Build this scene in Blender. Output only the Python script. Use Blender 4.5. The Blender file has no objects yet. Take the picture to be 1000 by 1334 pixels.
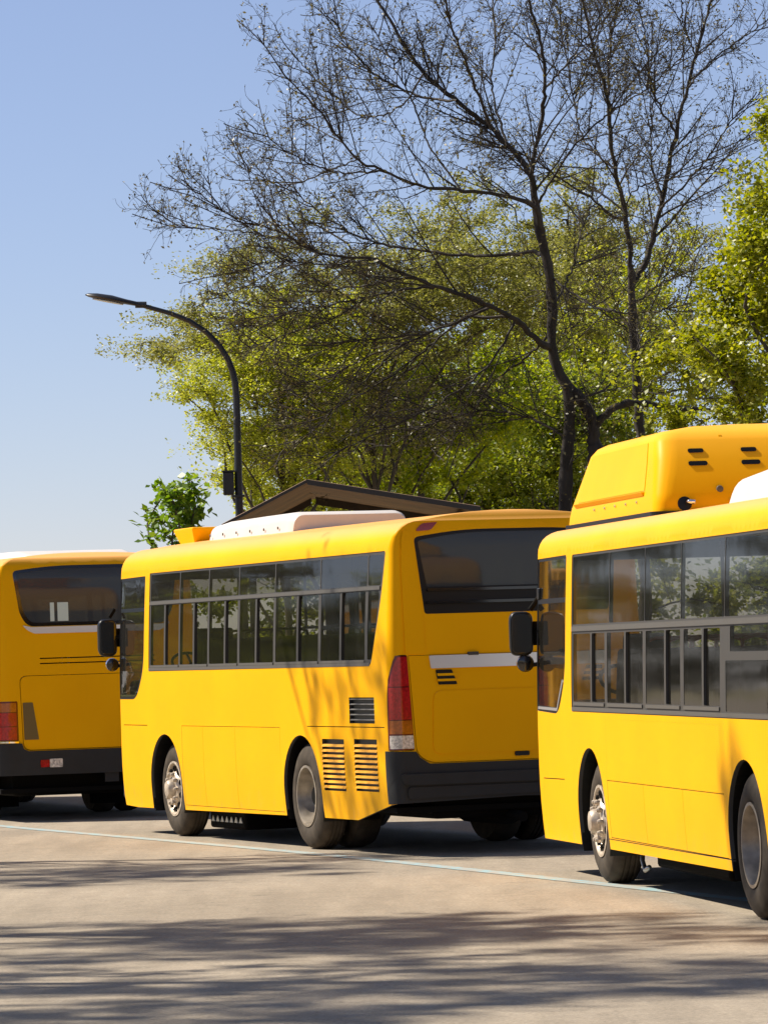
import bpy, math, random
import numpy as np
from mathutils import Vector, Matrix
from mathutils.geometry import delaunay_2d_cdt

random.seed(7)
rng = np.random.default_rng(7)
PI = math.pi
sc = bpy.context.scene
COL = sc.collection

# ------------------------------------------------------------------ camera
F_PX, CAM_H, PITCH, ROLL = 6022.7, 1.8784, 0.030, 0.0310
cd = bpy.data.cameras.new('camera')
cam = bpy.data.objects.new('camera', cd)
COL.objects.link(cam)
cd.sensor_fit = 'HORIZONTAL'
cd.sensor_width = 36.0
cd.lens = 36.0 * F_PX / 1000.0
cd.clip_start, cd.clip_end = 0.5, 3000.0
cam.matrix_world = Matrix.Translation((0, 0, CAM_H)) @ Matrix.Rotation(PI/2 + PITCH, 4, 'X') @ Matrix.Rotation(-ROLL, 4, 'Z')
sc.camera = cam

# ------------------------------------------------------------------ sky and sun
SUN_EL = math.radians(48)
SUN_AZ = Vector((-0.95, 0.31, 0)).normalized()
SUN_DIR = Vector((SUN_AZ.x*math.cos(SUN_EL), SUN_AZ.y*math.cos(SUN_EL), math.sin(SUN_EL)))
world = bpy.data.worlds.new('World')
sc.world = world
world.use_nodes = True
wn = world.node_tree
wn.nodes.clear()
w_out = wn.nodes.new('ShaderNodeOutputWorld')
w_bg = wn.nodes.new('ShaderNodeBackground')
w_sky = wn.nodes.new('ShaderNodeTexSky')
w_sky.sky_type = 'NISHITA'
w_sky.sun_disc = False
w_sky.sun_elevation = SUN_EL
w_sky.sun_rotation = math.atan2(SUN_AZ.x, SUN_AZ.y)
w_sky.altitude = 1500
w_sky.air_density = 1.0
w_sky.dust_density = 0.2
w_sky.ozone_density = 4.0
w_mul = wn.nodes.new('ShaderNodeMix')
w_mul.data_type = 'RGBA'
w_mul.blend_type = 'MULTIPLY'
w_mul.inputs['Factor'].default_value = 1.0
w_mul.inputs['B'].default_value = (0.93, 0.83, 0.95, 1)
wn.links.new(w_sky.outputs[0], w_mul.inputs['A'])
w_add = wn.nodes.new('ShaderNodeMix')          # thin even haze over the whole dome
w_add.data_type = 'RGBA'
w_add.blend_type = 'ADD'
w_add.inputs['Factor'].default_value = 1.0
w_add.inputs['B'].default_value = (1.0, 1.12, 1.2, 1)
wn.links.new(w_mul.outputs['Result'], w_add.inputs['A'])
wn.links.new(w_add.outputs['Result'], w_bg.inputs[0])
wn.links.new(w_bg.outputs[0], w_out.inputs[0])
w_bg.inputs[1].default_value = 0.057
sd = bpy.data.lights.new('sun', 'SUN')
sd.energy = 4.4
sd.angle = math.radians(0.9)
sd.color = (1.0, 0.92, 0.79)
sun = bpy.data.objects.new('sun', sd)
COL.objects.link(sun)
sun.rotation_euler = SUN_DIR.to_track_quat('Z', 'Y').to_euler()
sun.location = (-20, 20, 30)

sc.view_settings.view_transform = 'Standard'
sc.view_settings.look = 'None'
sc.view_settings.gamma = 1.0
sc.view_settings.exposure = 0.85
sc.view_settings.use_curve_mapping = False
sc.render.engine = 'CYCLES'
sc.cycles.max_bounces = 8
sc.cycles.transparent_max_bounces = 16
sc.cycles.transmission_bounces = 4
sc.cycles.glossy_bounces = 4
sc.cycles.caustics_reflective = False
sc.cycles.caustics_refractive = False


def at(px, py, Y):
    """point of the place at distance Y that the photograph shows at (px, py)"""
    x, y = (px-500)/F_PX, (667-py)/F_PX
    cr, sr = math.cos(ROLL), math.sin(ROLL)
    x, y = x*cr + y*sr, -x*sr + y*cr
    cp, sp = math.cos(PITCH), math.sin(PITCH)
    r = Vector((x, cp - y*sp, sp + y*cp))
    return Vector((0, 0, CAM_H)) + r*(Y/r.y)


# ------------------------------------------------------------------ materials
M = {}


def new_mat(name):
    m = bpy.data.materials.new(name)
    m.use_nodes = True
    return m, m.node_tree, m.node_tree.nodes['Principled BSDF']


def setp(p, **k):
    for a, v in k.items():
        key = a.replace('_', ' ')
        s = p.inputs.get(key) or p.inputs.get(key.title()) or p.inputs.get(key.title().replace('Ior', 'IOR'))
        s.default_value = v


def simple(name, col, rough=0.5, metal=0.0, coat=0.0, var=0.0, scale=6.0, bump=0.0, spec=0.5, stretch=None):
    m, t, p = new_mat(name)
    c4 = (*col, 1)
    p.inputs['Base Color'].default_value = c4
    p.inputs['Roughness'].default_value = rough
    p.inputs['Metallic'].default_value = metal
    p.inputs['Coat Weight'].default_value = coat
    p.inputs['Coat Roughness'].default_value = 0.06
    p.inputs['Specular IOR Level'].default_value = spec
    if var or bump:
        tc = t.nodes.new('ShaderNodeTexCoord')
        mp = t.nodes.new('ShaderNodeMapping')
        if stretch:
            mp.inputs['Scale'].default_value = stretch
        t.links.new(tc.outputs['Object'], mp.inputs[0])
        n = t.nodes.new('ShaderNodeTexNoise')
        n.inputs['Scale'].default_value = scale
        n.inputs['Detail'].default_value = 6
        t.links.new(mp.outputs[0], n.inputs['Vector'])
        if var:
            r = t.nodes.new('ShaderNodeValToRGB')
            r.color_ramp.elements[0].position = 0.3
            r.color_ramp.elements[1].position = 0.7
            r.color_ramp.elements[0].color = (*[c*(1-var) for c in col], 1)
            r.color_ramp.elements[1].color = (*[min(1, c*(1+var)) for c in col], 1)
            t.links.new(n.outputs[0], r.inputs[0])
            t.links.new(r.outputs[0], p.inputs['Base Color'])
            q = t.nodes.new('ShaderNodeMapRange')
            q.inputs['To Min'].default_value = max(0.02, rough*0.8)
            q.inputs['To Max'].default_value = min(1, rough*1.25)
            t.links.new(n.outputs[0], q.inputs[0])
            t.links.new(q.outputs[0], p.inputs['Roughness'])
        if bump:
            b = t.nodes.new('ShaderNodeBump')
            b.inputs['Strength'].default_value = bump
            b.inputs['Distance'].default_value = 0.02
            t.links.new(n.outputs[0], b.inputs['Height'])
            t.links.new(b.outputs[0], p.inputs['Normal'])
    M[name] = m
    return m


def paint(name, col, glare=0.42):
    """yellow coach enamel: clear coat, faint waviness of sheet metal, road film that thins upward in streaks"""
    m, t, p = new_mat(name)
    p.inputs['Roughness'].default_value = 0.40
    p.inputs['Specular IOR Level'].default_value = 0.05
    p.inputs['Coat Weight'].default_value = 0.0
    p.inputs['Coat Roughness'].default_value = 0.12
    tc = t.nodes.new('ShaderNodeTexCoord')
    n1 = t.nodes.new('ShaderNodeTexNoise')
    n1.inputs['Scale'].default_value = 1.3
    n1.inputs['Detail'].default_value = 5
    t.links.new(tc.outputs['Object'], n1.inputs['Vector'])
    mp = t.nodes.new('ShaderNodeMapping')
    mp.inputs['Scale'].default_value = (9, 9, 0.9)
    t.links.new(tc.outputs['Object'], mp.inputs[0])
    n2 = t.nodes.new('ShaderNodeTexNoise')
    n2.inputs['Scale'].default_value = 2.0
    n2.inputs['Detail'].default_value = 6
    t.links.new(mp.outputs[0], n2.inputs['Vector'])
    r = t.nodes.new('ShaderNodeValToRGB')
    r.color_ramp.elements[0].position = 0.35
    r.color_ramp.elements[1].position = 0.65
    r.color_ramp.elements[0].color = (col[0]*0.96, col[1]*0.95, col[2], 1)
    r.color_ramp.elements[1].color = (col[0], col[1]*1.02, col[2]*1.2, 1)
    t.links.new(n1.outputs[0], r.inputs[0])
    dirt = t.nodes.new('ShaderNodeMapRange')
    dirt.inputs['From Min'].default_value = 0.56
    dirt.inputs['From Max'].default_value = 0.80
    dirt.inputs['To Max'].default_value = 0.035
    t.links.new(n2.outputs[0], dirt.inputs[0])
    mx = t.nodes.new('ShaderNodeMix')
    mx.data_type = 'RGBA'
    mx.inputs['B'].default_value = (0.40, 0.22, 0.03, 1)
    t.links.new(dirt.outputs[0], mx.inputs['Factor'])
    t.links.new(r.outputs[0], mx.inputs['A'])
    n3 = t.nodes.new('ShaderNodeTexNoise')
    n3.inputs['Scale'].default_value = 14
    n3.inputs['Detail'].default_value = 9
    n3.inputs['Roughness'].default_value = 0.75
    mp3 = t.nodes.new('ShaderNodeMapping')
    mp3.inputs['Scale'].default_value = (1, 1, 0.35)
    t.links.new(tc.outputs['Object'], mp3.inputs[0])
    t.links.new(mp3.outputs[0], n3.inputs['Vector'])
    sp = t.nodes.new('ShaderNodeSeparateXYZ')
    t.links.new(tc.outputs['Object'], sp.inputs[0])
    hz = t.nodes.new('ShaderNodeMapRange')
    hz.inputs['From Min'].default_value = 0.25
    hz.inputs['From Max'].default_value = 1.15
    hz.inputs['To Min'].default_value = 0.50
    hz.inputs['To Max'].default_value = 0.74
    t.links.new(sp.outputs['Z'], hz.inputs[0])
    sb = t.nodes.new('ShaderNodeMath')
    sb.operation = 'SUBTRACT'
    t.links.new(n3.outputs[0], sb.inputs[0])
    t.links.new(hz.outputs[0], sb.inputs[1])
    sm = t.nodes.new('ShaderNodeMapRange')
    sm.inputs['From Max'].default_value = 0.15
    sm.inputs['To Max'].default_value = 0.22
    t.links.new(sb.outputs[0], sm.inputs[0])
    mx0 = t.nodes.new('ShaderNodeMix')
    mx0.data_type = 'RGBA'
    mx0.inputs['B'].default_value = (0.42, 0.30, 0.17, 1)
    t.links.new(sm.outputs[0], mx0.inputs['Factor'])
    t.links.new(mx.outputs['Result'], mx0.inputs['A'])
    mx = mx0
    # upward faces painted paler, like the overexposed glare of a sunlit roof
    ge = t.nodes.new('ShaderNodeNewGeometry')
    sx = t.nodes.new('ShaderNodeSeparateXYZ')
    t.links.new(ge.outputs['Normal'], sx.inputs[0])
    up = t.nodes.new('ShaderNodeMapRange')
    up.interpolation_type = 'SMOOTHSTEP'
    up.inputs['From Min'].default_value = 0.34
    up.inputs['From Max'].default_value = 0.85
    up.inputs['To Max'].default_value = glare
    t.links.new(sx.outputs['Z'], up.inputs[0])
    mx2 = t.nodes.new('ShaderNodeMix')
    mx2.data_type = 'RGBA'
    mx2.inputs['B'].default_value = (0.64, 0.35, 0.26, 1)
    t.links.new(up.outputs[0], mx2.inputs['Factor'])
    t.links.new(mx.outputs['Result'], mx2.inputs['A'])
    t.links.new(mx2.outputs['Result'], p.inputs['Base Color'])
    b = t.nodes.new('ShaderNodeBump')
    b.inputs['Strength'].default_value = 0.08
    b.inputs['Distance'].default_value = 0.02
    t.links.new(n1.outputs[0], b.inputs['Height'])
    t.links.new(b.outputs[0], p.inputs['Normal'])
    t.links.new(b.outputs[0], p.inputs['Coat Normal'])
    M[name] = m


def glass(name, tint, gloss_rough=0.0, ior=1.5, film=0.0, refl=0.9, fcol=(0.26, 0.235, 0.20)):
    m, t, p = new_mat(name)
    t.nodes.remove(p)
    out = t.nodes['Material Output']
    tr = t.nodes.new('ShaderNodeBsdfTransparent')
    tr.inputs[0].default_value = (*tint, 1)
    gl = t.nodes.new('ShaderNodeBsdfGlossy')
    gl.inputs['Roughness'].default_value = gloss_rough
    gl.inputs['Color'].default_value = (refl, refl, refl, 1)
    tc = t.nodes.new('ShaderNodeTexCoord')
    nz = t.nodes.new('ShaderNodeTexNoise')
    nz.inputs['Scale'].default_value = 1.1
    t.links.new(tc.outputs['Object'], nz.inputs['Vector'])
    bp = t.nodes.new('ShaderNodeBump')
    bp.inputs['Strength'].default_value = 0.05
    bp.inputs['Distance'].default_value = 0.04
    t.links.new(nz.outputs[0], bp.inputs['Height'])
    t.links.new(bp.outputs[0], gl.inputs['Normal'])
    df = t.nodes.new('ShaderNodeBsdfDiffuse')
    df.inputs[0].default_value = (*fcol, 1)
    m1 = t.nodes.new('ShaderNodeMixShader')
    m1.inputs[0].default_value = film
    t.links.new(tr.outputs[0], m1.inputs[1])
    t.links.new(df.outputs[0], m1.inputs[2])
    fr = t.nodes.new('ShaderNodeFresnel')
    fr.inputs[0].default_value = ior
    mx = t.nodes.new('ShaderNodeMixShader')
    t.links.new(fr.outputs[0], mx.inputs[0])
    t.links.new(m1.outputs[0], mx.inputs[1])
    t.links.new(gl.outputs[0], mx.inputs[2])
    t.links.new(mx.outputs[0], out.inputs[0])
    M[name] = m


def leaf_mat(name, c1, c2, c3, trans=0.45):
    m, t, p = new_mat(name)
    t.nodes.remove(p)
    out = t.nodes['Material Output']
    ge = t.nodes.new('ShaderNodeNewGeometry')
    r = t.nodes.new('ShaderNodeValToRGB')
    e = r.color_ramp.elements
    e[0].color = (*c1, 1)
    e[1].color = (*c3, 1)
    x = r.color_ramp.elements.new(0.5)
    x.color = (*c2, 1)
    t.links.new(ge.outputs['Random Per Island'], r.inputs[0])
    df = t.nodes.new('ShaderNodeBsdfDiffuse')
    tl = t.nodes.new('ShaderNodeBsdfTranslucent')
    gl = t.nodes.new('ShaderNodeBsdfGlossy')
    gl.inputs['Roughness'].default_value = 0.45
    gl.inputs['Color'].default_value = (1, 1, 1, 1)
    hs = t.nodes.new('ShaderNodeHueSaturation')
    hs.inputs['Value'].default_value = 1.35
    hs.inputs['Saturation'].default_value = 1.05
    t.links.new(r.outputs[0], df.inputs[0])
    t.links.new(r.outputs[0], hs.inputs['Color'])
    t.links.new(hs.outputs[0], tl.inputs[0])
    m1 = t.nodes.new('ShaderNodeMixShader')
    m1.inputs[0].default_value = trans
    t.links.new(df.outputs[0], m1.inputs[1])
    t.links.new(tl.outputs[0], m1.inputs[2])
    m2 = t.nodes.new('ShaderNodeMixShader')
    m2.inputs[0].default_value = 0.04
    t.links.new(m1.outputs[0], m2.inputs[1])
    t.links.new(gl.outputs[0], m2.inputs[2])
    t.links.new(m2.outputs[0], out.inputs[0])
    M[name] = m


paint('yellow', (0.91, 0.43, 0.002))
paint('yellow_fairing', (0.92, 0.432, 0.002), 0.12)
simple('interior', (0.055, 0.055, 0.055), 0.8)
simple('frame', (0.060, 0.055, 0.048), 0.5, spec=0.3)
simple('frame_light', (0.10, 0.092, 0.08), 0.5, spec=0.3)
simple('black', (0.005, 0.005, 0.005), 0.4, spec=0.3)
simple('gloss_black', (0.010, 0.010, 0.011), 0.12, coat=0.5)
simple('bumper', (0.022, 0.022, 0.023), 0.55, var=0.15, spec=0.3)
simple('chassis', (0.006, 0.0055, 0.005), 0.9, spec=0.1)
simple('tyre', (0.060, 0.048, 0.036), 0.9, var=0.35, scale=9, spec=0.2)
simple('rim_steel', (0.33, 0.28, 0.22), 0.38, metal=0.45, var=0.3, scale=10)
simple('rim_chrome', (0.55, 0.46, 0.36), 0.38, metal=0.35, var=0.45, scale=16)
simple('chrome', (0.80, 0.80, 0.80), 0.08, metal=1.0)
simple('silver', (0.42, 0.41, 0.40), 0.38, metal=0.5)
simple('ac_white', (0.62, 0.57, 0.53), 0.45, var=0.06, scale=3)
simple('red_lens', (0.42, 0.010, 0.012), 0.15, coat=0.3, var=0.3, scale=40)
simple('dark_red_lens', (0.13, 0.005, 0.007), 0.15, coat=0.3)
simple('amber_lens', (0.42, 0.10, 0.008), 0.14, coat=0.6, var=0.25, scale=40)
simple('clear_lens', (0.62, 0.56, 0.50), 0.15, coat=0.8, var=0.45, scale=45)
simple('marker_red', (0.30, 0.025, 0.008), 0.2, coat=0.5)
simple('seat_fabric', (0.035, 0.045, 0.055), 0.9)
simple('orange_plastic', (0.55, 0.10, 0.03), 0.4)
simple('pole_metal', (0.45, 0.44, 0.42), 0.3, metal=0.8)
simple('plate', (0.62, 0.61, 0.56), 0.4)
simple('lamp_black', (0.014, 0.015, 0.017), 0.42, var=0.2)
simple('lamp_lens', (0.55, 0.55, 0.52), 0.2)
simple('bark', (0.036, 0.028, 0.021), 0.95, var=0.55, scale=9, bump=0.6, stretch=(1, 1, 0.25))
simple('twig', (0.046, 0.037, 0.029), 0.9, spec=0.2)
simple('bark_pale', (0.075, 0.06, 0.045), 0.9, var=0.4, scale=9, bump=0.5, stretch=(1, 1, 0.25))
simple('roof_brown', (0.20, 0.12, 0.07), 0.75, var=0.35, scale=2.5)
simple('bright_trim', (0.78, 0.78, 0.77), 0.22, metal=0.25)
simple('paper', (0.62, 0.68, 0.58), 0.7)
simple('roof_timber', (0.050, 0.038, 0.030), 0.8, var=0.25)
simple('dark_fascia', (0.028, 0.023, 0.020), 0.6)
simple('kerb', (0.42, 0.38, 0.33), 0.85, var=0.18, scale=5, bump=0.2)
simple('pavement', (0.36, 0.31, 0.25), 0.9, var=0.18, scale=2.0, bump=0.2)
simple('earth', (0.26, 0.22, 0.12), 0.95, var=0.3, scale=0.6, bump=0.4)
glass('pane', (0.57, 0.55, 0.48), gloss_rough=0.05, film=0.035, refl=0.62)
glass('pane_dark', (0.05, 0.052, 0.055), gloss_rough=0.04, film=0.5, refl=0.5, fcol=(0.105, 0.112, 0.115))
glass('pane_smoked', (0.30, 0.275, 0.23), gloss_rough=0.03, film=0.05, refl=0.7)
glass('pane_clear', (0.70, 0.70, 0.68))

leaf_mat('leaf_olive', (0.18, 0.185, 0.036), (0.25, 0.25, 0.046), (0.35, 0.33, 0.07), 0.50)
leaf_mat('leaf_yellow', (0.24, 0.28, 0.020), (0.36, 0.385, 0.028), (0.50, 0.48, 0.06), 0.52)
leaf_mat('leaf_bright', (0.18, 0.25, 0.008), (0.31, 0.37, 0.010), (0.46, 0.47, 0.016), 0.55)
leaf_mat('leaf_mid', (0.11, 0.15, 0.010), (0.20, 0.24, 0.014), (0.33, 0.34, 0.024), 0.52)
leaf_mat('leaf_fresh', (0.14, 0.17, 0.006), (0.25, 0.27, 0.009), (0.43, 0.41, 0.035), 0.50)
leaf_mat('leaf_hedge', (0.045, 0.06, 0.012), (0.08, 0.09, 0.02), (0.13, 0.13, 0.03), 0.35)
leaf_mat('leaf_bush', (0.08, 0.16, 0.012), (0.15, 0.25, 0.016), (0.26, 0.34, 0.03), 0.45)
leaf_mat('leaf_bud', (0.08, 0.07, 0.025), (0.12, 0.10, 0.03), (0.18, 0.15, 0.045), 0.30)


def asphalt():
    m, t, p = new_mat('asphalt')
    p.inputs['Roughness'].default_value = 0.92
    p.inputs['Specular IOR Level'].default_value = 0.25
    tc = t.nodes.new('ShaderNodeTexCoord')

    def noise(scale, detail=6, rough=0.6, stretch=None):
        n = t.nodes.new('ShaderNodeTexNoise')
        n.inputs['Scale'].default_value = scale
        n.inputs['Detail'].default_value = detail
        n.inputs['Roughness'].default_value = rough
        if stretch:
            mp = t.nodes.new('ShaderNodeMapping')
            mp.inputs['Scale'].default_value = stretch
            mp.inputs['Rotation'].default_value = (0, 0, 0.33)
            t.links.new(tc.outputs['Object'], mp.inputs[0])
            t.links.new(mp.outputs[0], n.inputs['Vector'])
        else:
            t.links.new(tc.outputs['Object'], n.inputs['Vector'])
        return n
    n1 = noise(0.25, 5)
    n2 = noise(34, 8, 0.8)
    n3 = noise(0.8, 6, 0.6, (3.5, 0.35, 1))
    r = t.nodes.new('ShaderNodeValToRGB')
    r.color_ramp.elements[0].position = 0.30
    r.color_ramp.elements[1].position = 0.72
    r.color_ramp.elements[0].color = (0.295, 0.247, 0.187, 1)
    r.color_ramp.elements[1].color = (0.370, 0.310, 0.236, 1)
    t.links.new(n1.outputs[0], r.inputs[0])
    r3 = t.nodes.new('ShaderNodeMapRange')
    r3.inputs['From Min'].default_value = 0.35
    r3.inputs['From Max'].default_value = 0.7
    r3.inputs['To Min'].default_value = 0.84
    r3.inputs['To Max'].default_value = 1.06
    t.links.new(n3.outputs[0], r3.inputs[0])
    r2 = t.nodes.new('ShaderNodeMapRange')
    r2.inputs['From Min'].default_value = 0.3
    r2.inputs['From Max'].default_value = 0.7
    r2.inputs['To Min'].default_value = 0.55
    r2.inputs['To Max'].default_value = 1.40
    t.links.new(n2.outputs[0], r2.inputs[0])
    mu = t.nodes.new('ShaderNodeMath')
    mu.operation = 'MULTIPLY'
    t.links.new(r2.outputs[0], mu.inputs[0])
    t.links.new(r3.outputs[0], mu.inputs[1])
    # hairline cracks
    vo = t.nodes.new('ShaderNodeTexVoronoi')
    vo.feature = 'DISTANCE_TO_EDGE'
    vo.inputs['Scale'].default_value = 0.22
    wp = t.nodes.new('ShaderNodeVectorMath')
    wp.operation = 'MULTIPLY_ADD'
    wp.inputs[1].default_value = (0.9, 0.9, 0.9)
    nw = noise(1.2, 4)
    t.links.new(nw.outputs['Color'], wp.inputs[0])
    t.links.new(tc.outputs['Object'], wp.inputs[2])
    t.links.new(wp.outputs[0], vo.inputs['Vector'])
    cr = t.nodes.new('ShaderNodeMapRange')
    cr.inputs['From Max'].default_value = 0.004
    cr.inputs['To Min'].default_value = 0.86
    cr.inputs['To Max'].default_value = 1.0
    t.links.new(vo.outputs['Distance'], cr.inputs[0])
    mu2 = t.nodes.new('ShaderNodeMath')
    mu2.operation = 'MULTIPLY'
    t.links.new(mu.outputs[0], mu2.inputs[0])
    t.links.new(cr.outputs[0], mu2.inputs[1])
    # oil drips and old stains
    ns = noise(1.7, 3, 0.5)
    st = t.nodes.new('ShaderNodeMapRange')
    st.inputs['From Min'].default_value = 0.66
    st.inputs['From Max'].default_value = 0.76
    st.inputs['To Min'].default_value = 1.0
    st.inputs['To Max'].default_value = 0.72
    t.links.new(ns.outputs[0], st.inputs[0])
    mu3 = t.nodes.new('ShaderNodeMath')
    mu3.operation = 'MULTIPLY'
    t.links.new(mu2.outputs[0], mu3.inputs[0])
    t.links.new(st.outputs[0], mu3.inputs[1])
    n5 = noise(5.0, 7, 0.7)
    m5 = t.nodes.new('ShaderNodeMapRange')
    m5.inputs['From Min'].default_value = 0.35
    m5.inputs['From Max'].default_value = 0.65
    m5.inputs['To Min'].default_value = 0.90
    m5.inputs['To Max'].default_value = 1.08
    t.links.new(n5.outputs[0], m5.inputs[0])
    mu4 = t.nodes.new('ShaderNodeMath')
    mu4.operation = 'MULTIPLY'
    t.links.new(mu3.outputs[0], mu4.inputs[0])
    t.links.new(m5.outputs[0], mu4.inputs[1])
    mu2 = mu4
    vm = t.nodes.new('ShaderNodeVectorMath')
    vm.operation = 'SCALE'
    t.links.new(r.outputs[0], vm.inputs[0])
    t.links.new(mu2.outputs[0], vm.inputs['Scale'])
    t.links.new(vm.outputs[0], p.inputs['Base Color'])
    b = t.nodes.new('ShaderNodeBump')
    b.inputs['Strength'].default_value = 0.5
    b.inputs['Distance'].default_value = 0.01
    t.links.new(n2.outputs[0], b.inputs['Height'])
    t.links.new(b.outputs[0], p.inputs['Normal'])
    M['asphalt'] = m


asphalt()


def line_paint():
    m, t, p = new_mat('blue_line')
    p.inputs['Roughness'].default_value = 0.8
    tc = t.nodes.new('ShaderNodeTexCoord')
    n = t.nodes.new('ShaderNodeTexNoise')
    n.inputs['Scale'].default_value = 7
    n.inputs['Detail'].default_value = 8
    n.inputs['Roughness'].default_value = 0.75
    t.links.new(tc.outputs['Object'], n.inputs['Vector'])
    r = t.nodes.new('ShaderNodeValToRGB')
    r.color_ramp.elements[0].position = 0.46
    r.color_ramp.elements[1].position = 0.62
    r.color_ramp.elements[0].color = (0.36, 0.33, 0.28, 1)
    r.color_ramp.elements[1].color = (0.22, 0.44, 0.50, 1)
    t.links.new(n.outputs[0], r.inputs[0])
    t.links.new(r.outputs[0], p.inputs['Base Color'])
    M['blue_line'] = m


line_paint()


# ------------------------------------------------------------------ mesh helpers
def link_mesh(name, verts, faces, mat, parent=None, smooth=False, sharp=None):
    me = bpy.data.meshes.new(name)
    me.from_pydata([tuple(v) for v in verts], [], [tuple(f) for f in faces])
    mats = mat if isinstance(mat, (list, tuple)) else [mat]
    for x in mats:
        me.materials.append(M[x])
    me.update()
    if smooth or sharp:
        me.shade_smooth()
        if sharp:
            me.set_sharp_from_angle(angle=math.radians(sharp))
    o = bpy.data.objects.new(name, me)
    COL.objects.link(o)
    if parent:
        o.parent = parent
    return o


def fast_mesh(name, V, Fq, mat, parent=None, smooth=False):
    """V (n,3), Fq (m,k) equal sided faces"""
    me = bpy.data.meshes.new(name)
    V = np.ascontiguousarray(V, dtype=np.float32)
    Fq = np.ascontiguousarray(Fq, dtype=np.int32)
    k = Fq.shape[1]
    me.vertices.add(len(V))
    me.vertices.foreach_set('co', V.ravel())
    me.loops.add(Fq.size)
    me.loops.foreach_set('vertex_index', Fq.ravel())
    me.polygons.add(len(Fq))
    me.polygons.foreach_set('loop_start', np.arange(0, Fq.size, k, dtype=np.int32))
    me.polygons.foreach_set('loop_total', np.full(len(Fq), k, dtype=np.int32))
    if smooth:
        me.polygons.foreach_set('use_smooth', np.ones(len(Fq), dtype=bool))
    me.materials.append(M[mat])
    me.update(calc_edges=True)
    me.validate()
    o = bpy.data.objects.new(name, me)
    COL.objects.link(o)
    if parent:
        o.parent = parent
    return o


class MB:
    def __init__(self):
        self.v, self.f = [], []

    def add(self, vs, fs):
        n = len(self.v)
        self.v += [Vector(v) for v in vs]
        self.f += [tuple(i+n for i in f) for f in fs]
        return self

    def box(self, a, b):
        x0, y0, z0 = a
        x1, y1, z1 = b
        return self.add([(x0, y0, z0), (x1, y0, z0), (x1, y1, z0), (x0, y1, z0), (x0, y0, z1), (x1, y0, z1), (x1, y1, z1), (x0, y1, z1)],
                        [(0, 3, 2, 1), (4, 5, 6, 7), (0, 1, 5, 4), (1, 2, 6, 5), (2, 3, 7, 6), (3, 0, 4, 7)])

    def tube(self, pts, rad, n=10, cap=True):
        pts = [Vector(p) for p in pts]
        rs = rad if isinstance(rad, (list, tuple)) else [rad]*len(pts)
        up = None
        rings = []
        for i, p in enumerate(pts):
            t = (pts[min(i+1, len(pts)-1)] - pts[max(i-1, 0)]).normalized()
            if up is None:
                up = Vector((0, 0, 1)) if abs(t.z) < 0.9 else Vector((1, 0, 0))
            a = (up - t*up.dot(t)).normalized()
            b = t.cross(a)
            up = a
            rings.append([p + (a*math.cos(2*PI*k/n) + b*math.sin(2*PI*k/n))*rs[i] for k in range(n)])
        vs = [v for r in rings for v in r]
        fs = []
        for i in range(len(pts)-1):
            for k in range(n):
                fs.append((i*n+k, i*n+(k+1) % n, (i+1)*n+(k+1) % n, (i+1)*n+k))
        if cap:
            fs.append(tuple(range(n))[::-1])
            fs.append(tuple((len(pts)-1)*n+k for k in range(n)))
        return self.add(vs, fs)

    def lathe_y(self, prof, n=40, cx=0, cz=0, a0=0.0, a1=2*PI):
        """profile [(radius, y)] turned about the y axis through (cx, cz)"""
        full = abs(a1-a0-2*PI) < 1e-6
        m = n if full else n+1
        vs = []
        for r, y in prof:
            for k in range(m):
                a = a0 + (a1-a0)*k/n
                vs.append((cx + r*math.cos(a), y, cz + r*math.sin(a)))
        fs = []
        for i in range(len(prof)-1):
            for k in range(n):
                k2 = (k+1) % m
                fs.append((i*m+k, i*m+k2, (i+1)*m+k2, (i+1)*m+k))
        return self.add(vs, fs)

    def lathe_z(self, prof, n=24, c=(0, 0)):
        vs = []
        for r, z in prof:
            for k in range(n):
                a = 2*PI*k/n
                vs.append((c[0]+r*math.cos(a), c[1]+r*math.sin(a), z))
        fs = []
        for i in range(len(prof)-1):
            for k in range(n):
                fs.append((i*n+k, i*n+(k+1) % n, (i+1)*n+(k+1) % n, (i+1)*n+k))
        return self.add(vs, fs)

    def loft(self, rings, caps=True):
        n = len(rings[0])
        vs = [v for r in rings for v in r]
        fs = []
        for i in range(len(rings)-1):
            for k in range(n):
                fs.append((i*n+k, i*n+(k+1) % n, (i+1)*n+(k+1) % n, (i+1)*n+k))
        if caps:
            fs.append(tuple(range(n))[::-1])
            fs.append(tuple((len(rings)-1)*n+k for k in range(n)))
        return self.add(vs, fs)

    def build(self, name, mat, parent=None, smooth=False, sharp=None, bevel=0.0, segs=2):
        o = link_mesh(name, self.v, self.f, mat, parent, smooth, sharp)
        if bevel:
            bm = o.modifiers.new('bevel', 'BEVEL')
            bm.width = bevel
            bm.segments = segs
            bm.limit_method = 'ANGLE'
            bm.angle_limit = math.radians(25)
            bm.harden_normals = False
            o.data.shade_smooth()
            o.data.set_sharp_from_angle(angle=math.radians(45))
        return o


def empty(name, loc=(0, 0, 0), rz=0.0, parent=None):
    o = bpy.data.objects.new(name, None)
    COL.objects.link(o)
    o.location = loc
    o.rotation_euler = (0, 0, rz)
    o.empty_display_size = 0.3
    if parent:
        o.parent = parent
    return o


def tag(o, label=None, cat=None, group=None, kind=None):
    if label:
        o['label'] = label
    if cat:
        o['category'] = cat
    if group:
        o['group'] = group
    if kind:
        o['kind'] = kind
    return o


def copy_obj(o, parent=None, loc=None, rot=None):
    c = o.copy()
    COL.objects.link(c)
    c.parent = parent
    if loc is not None:
        c.location = loc
    if rot is not None:
        c.rotation_euler = rot
    return c


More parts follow.
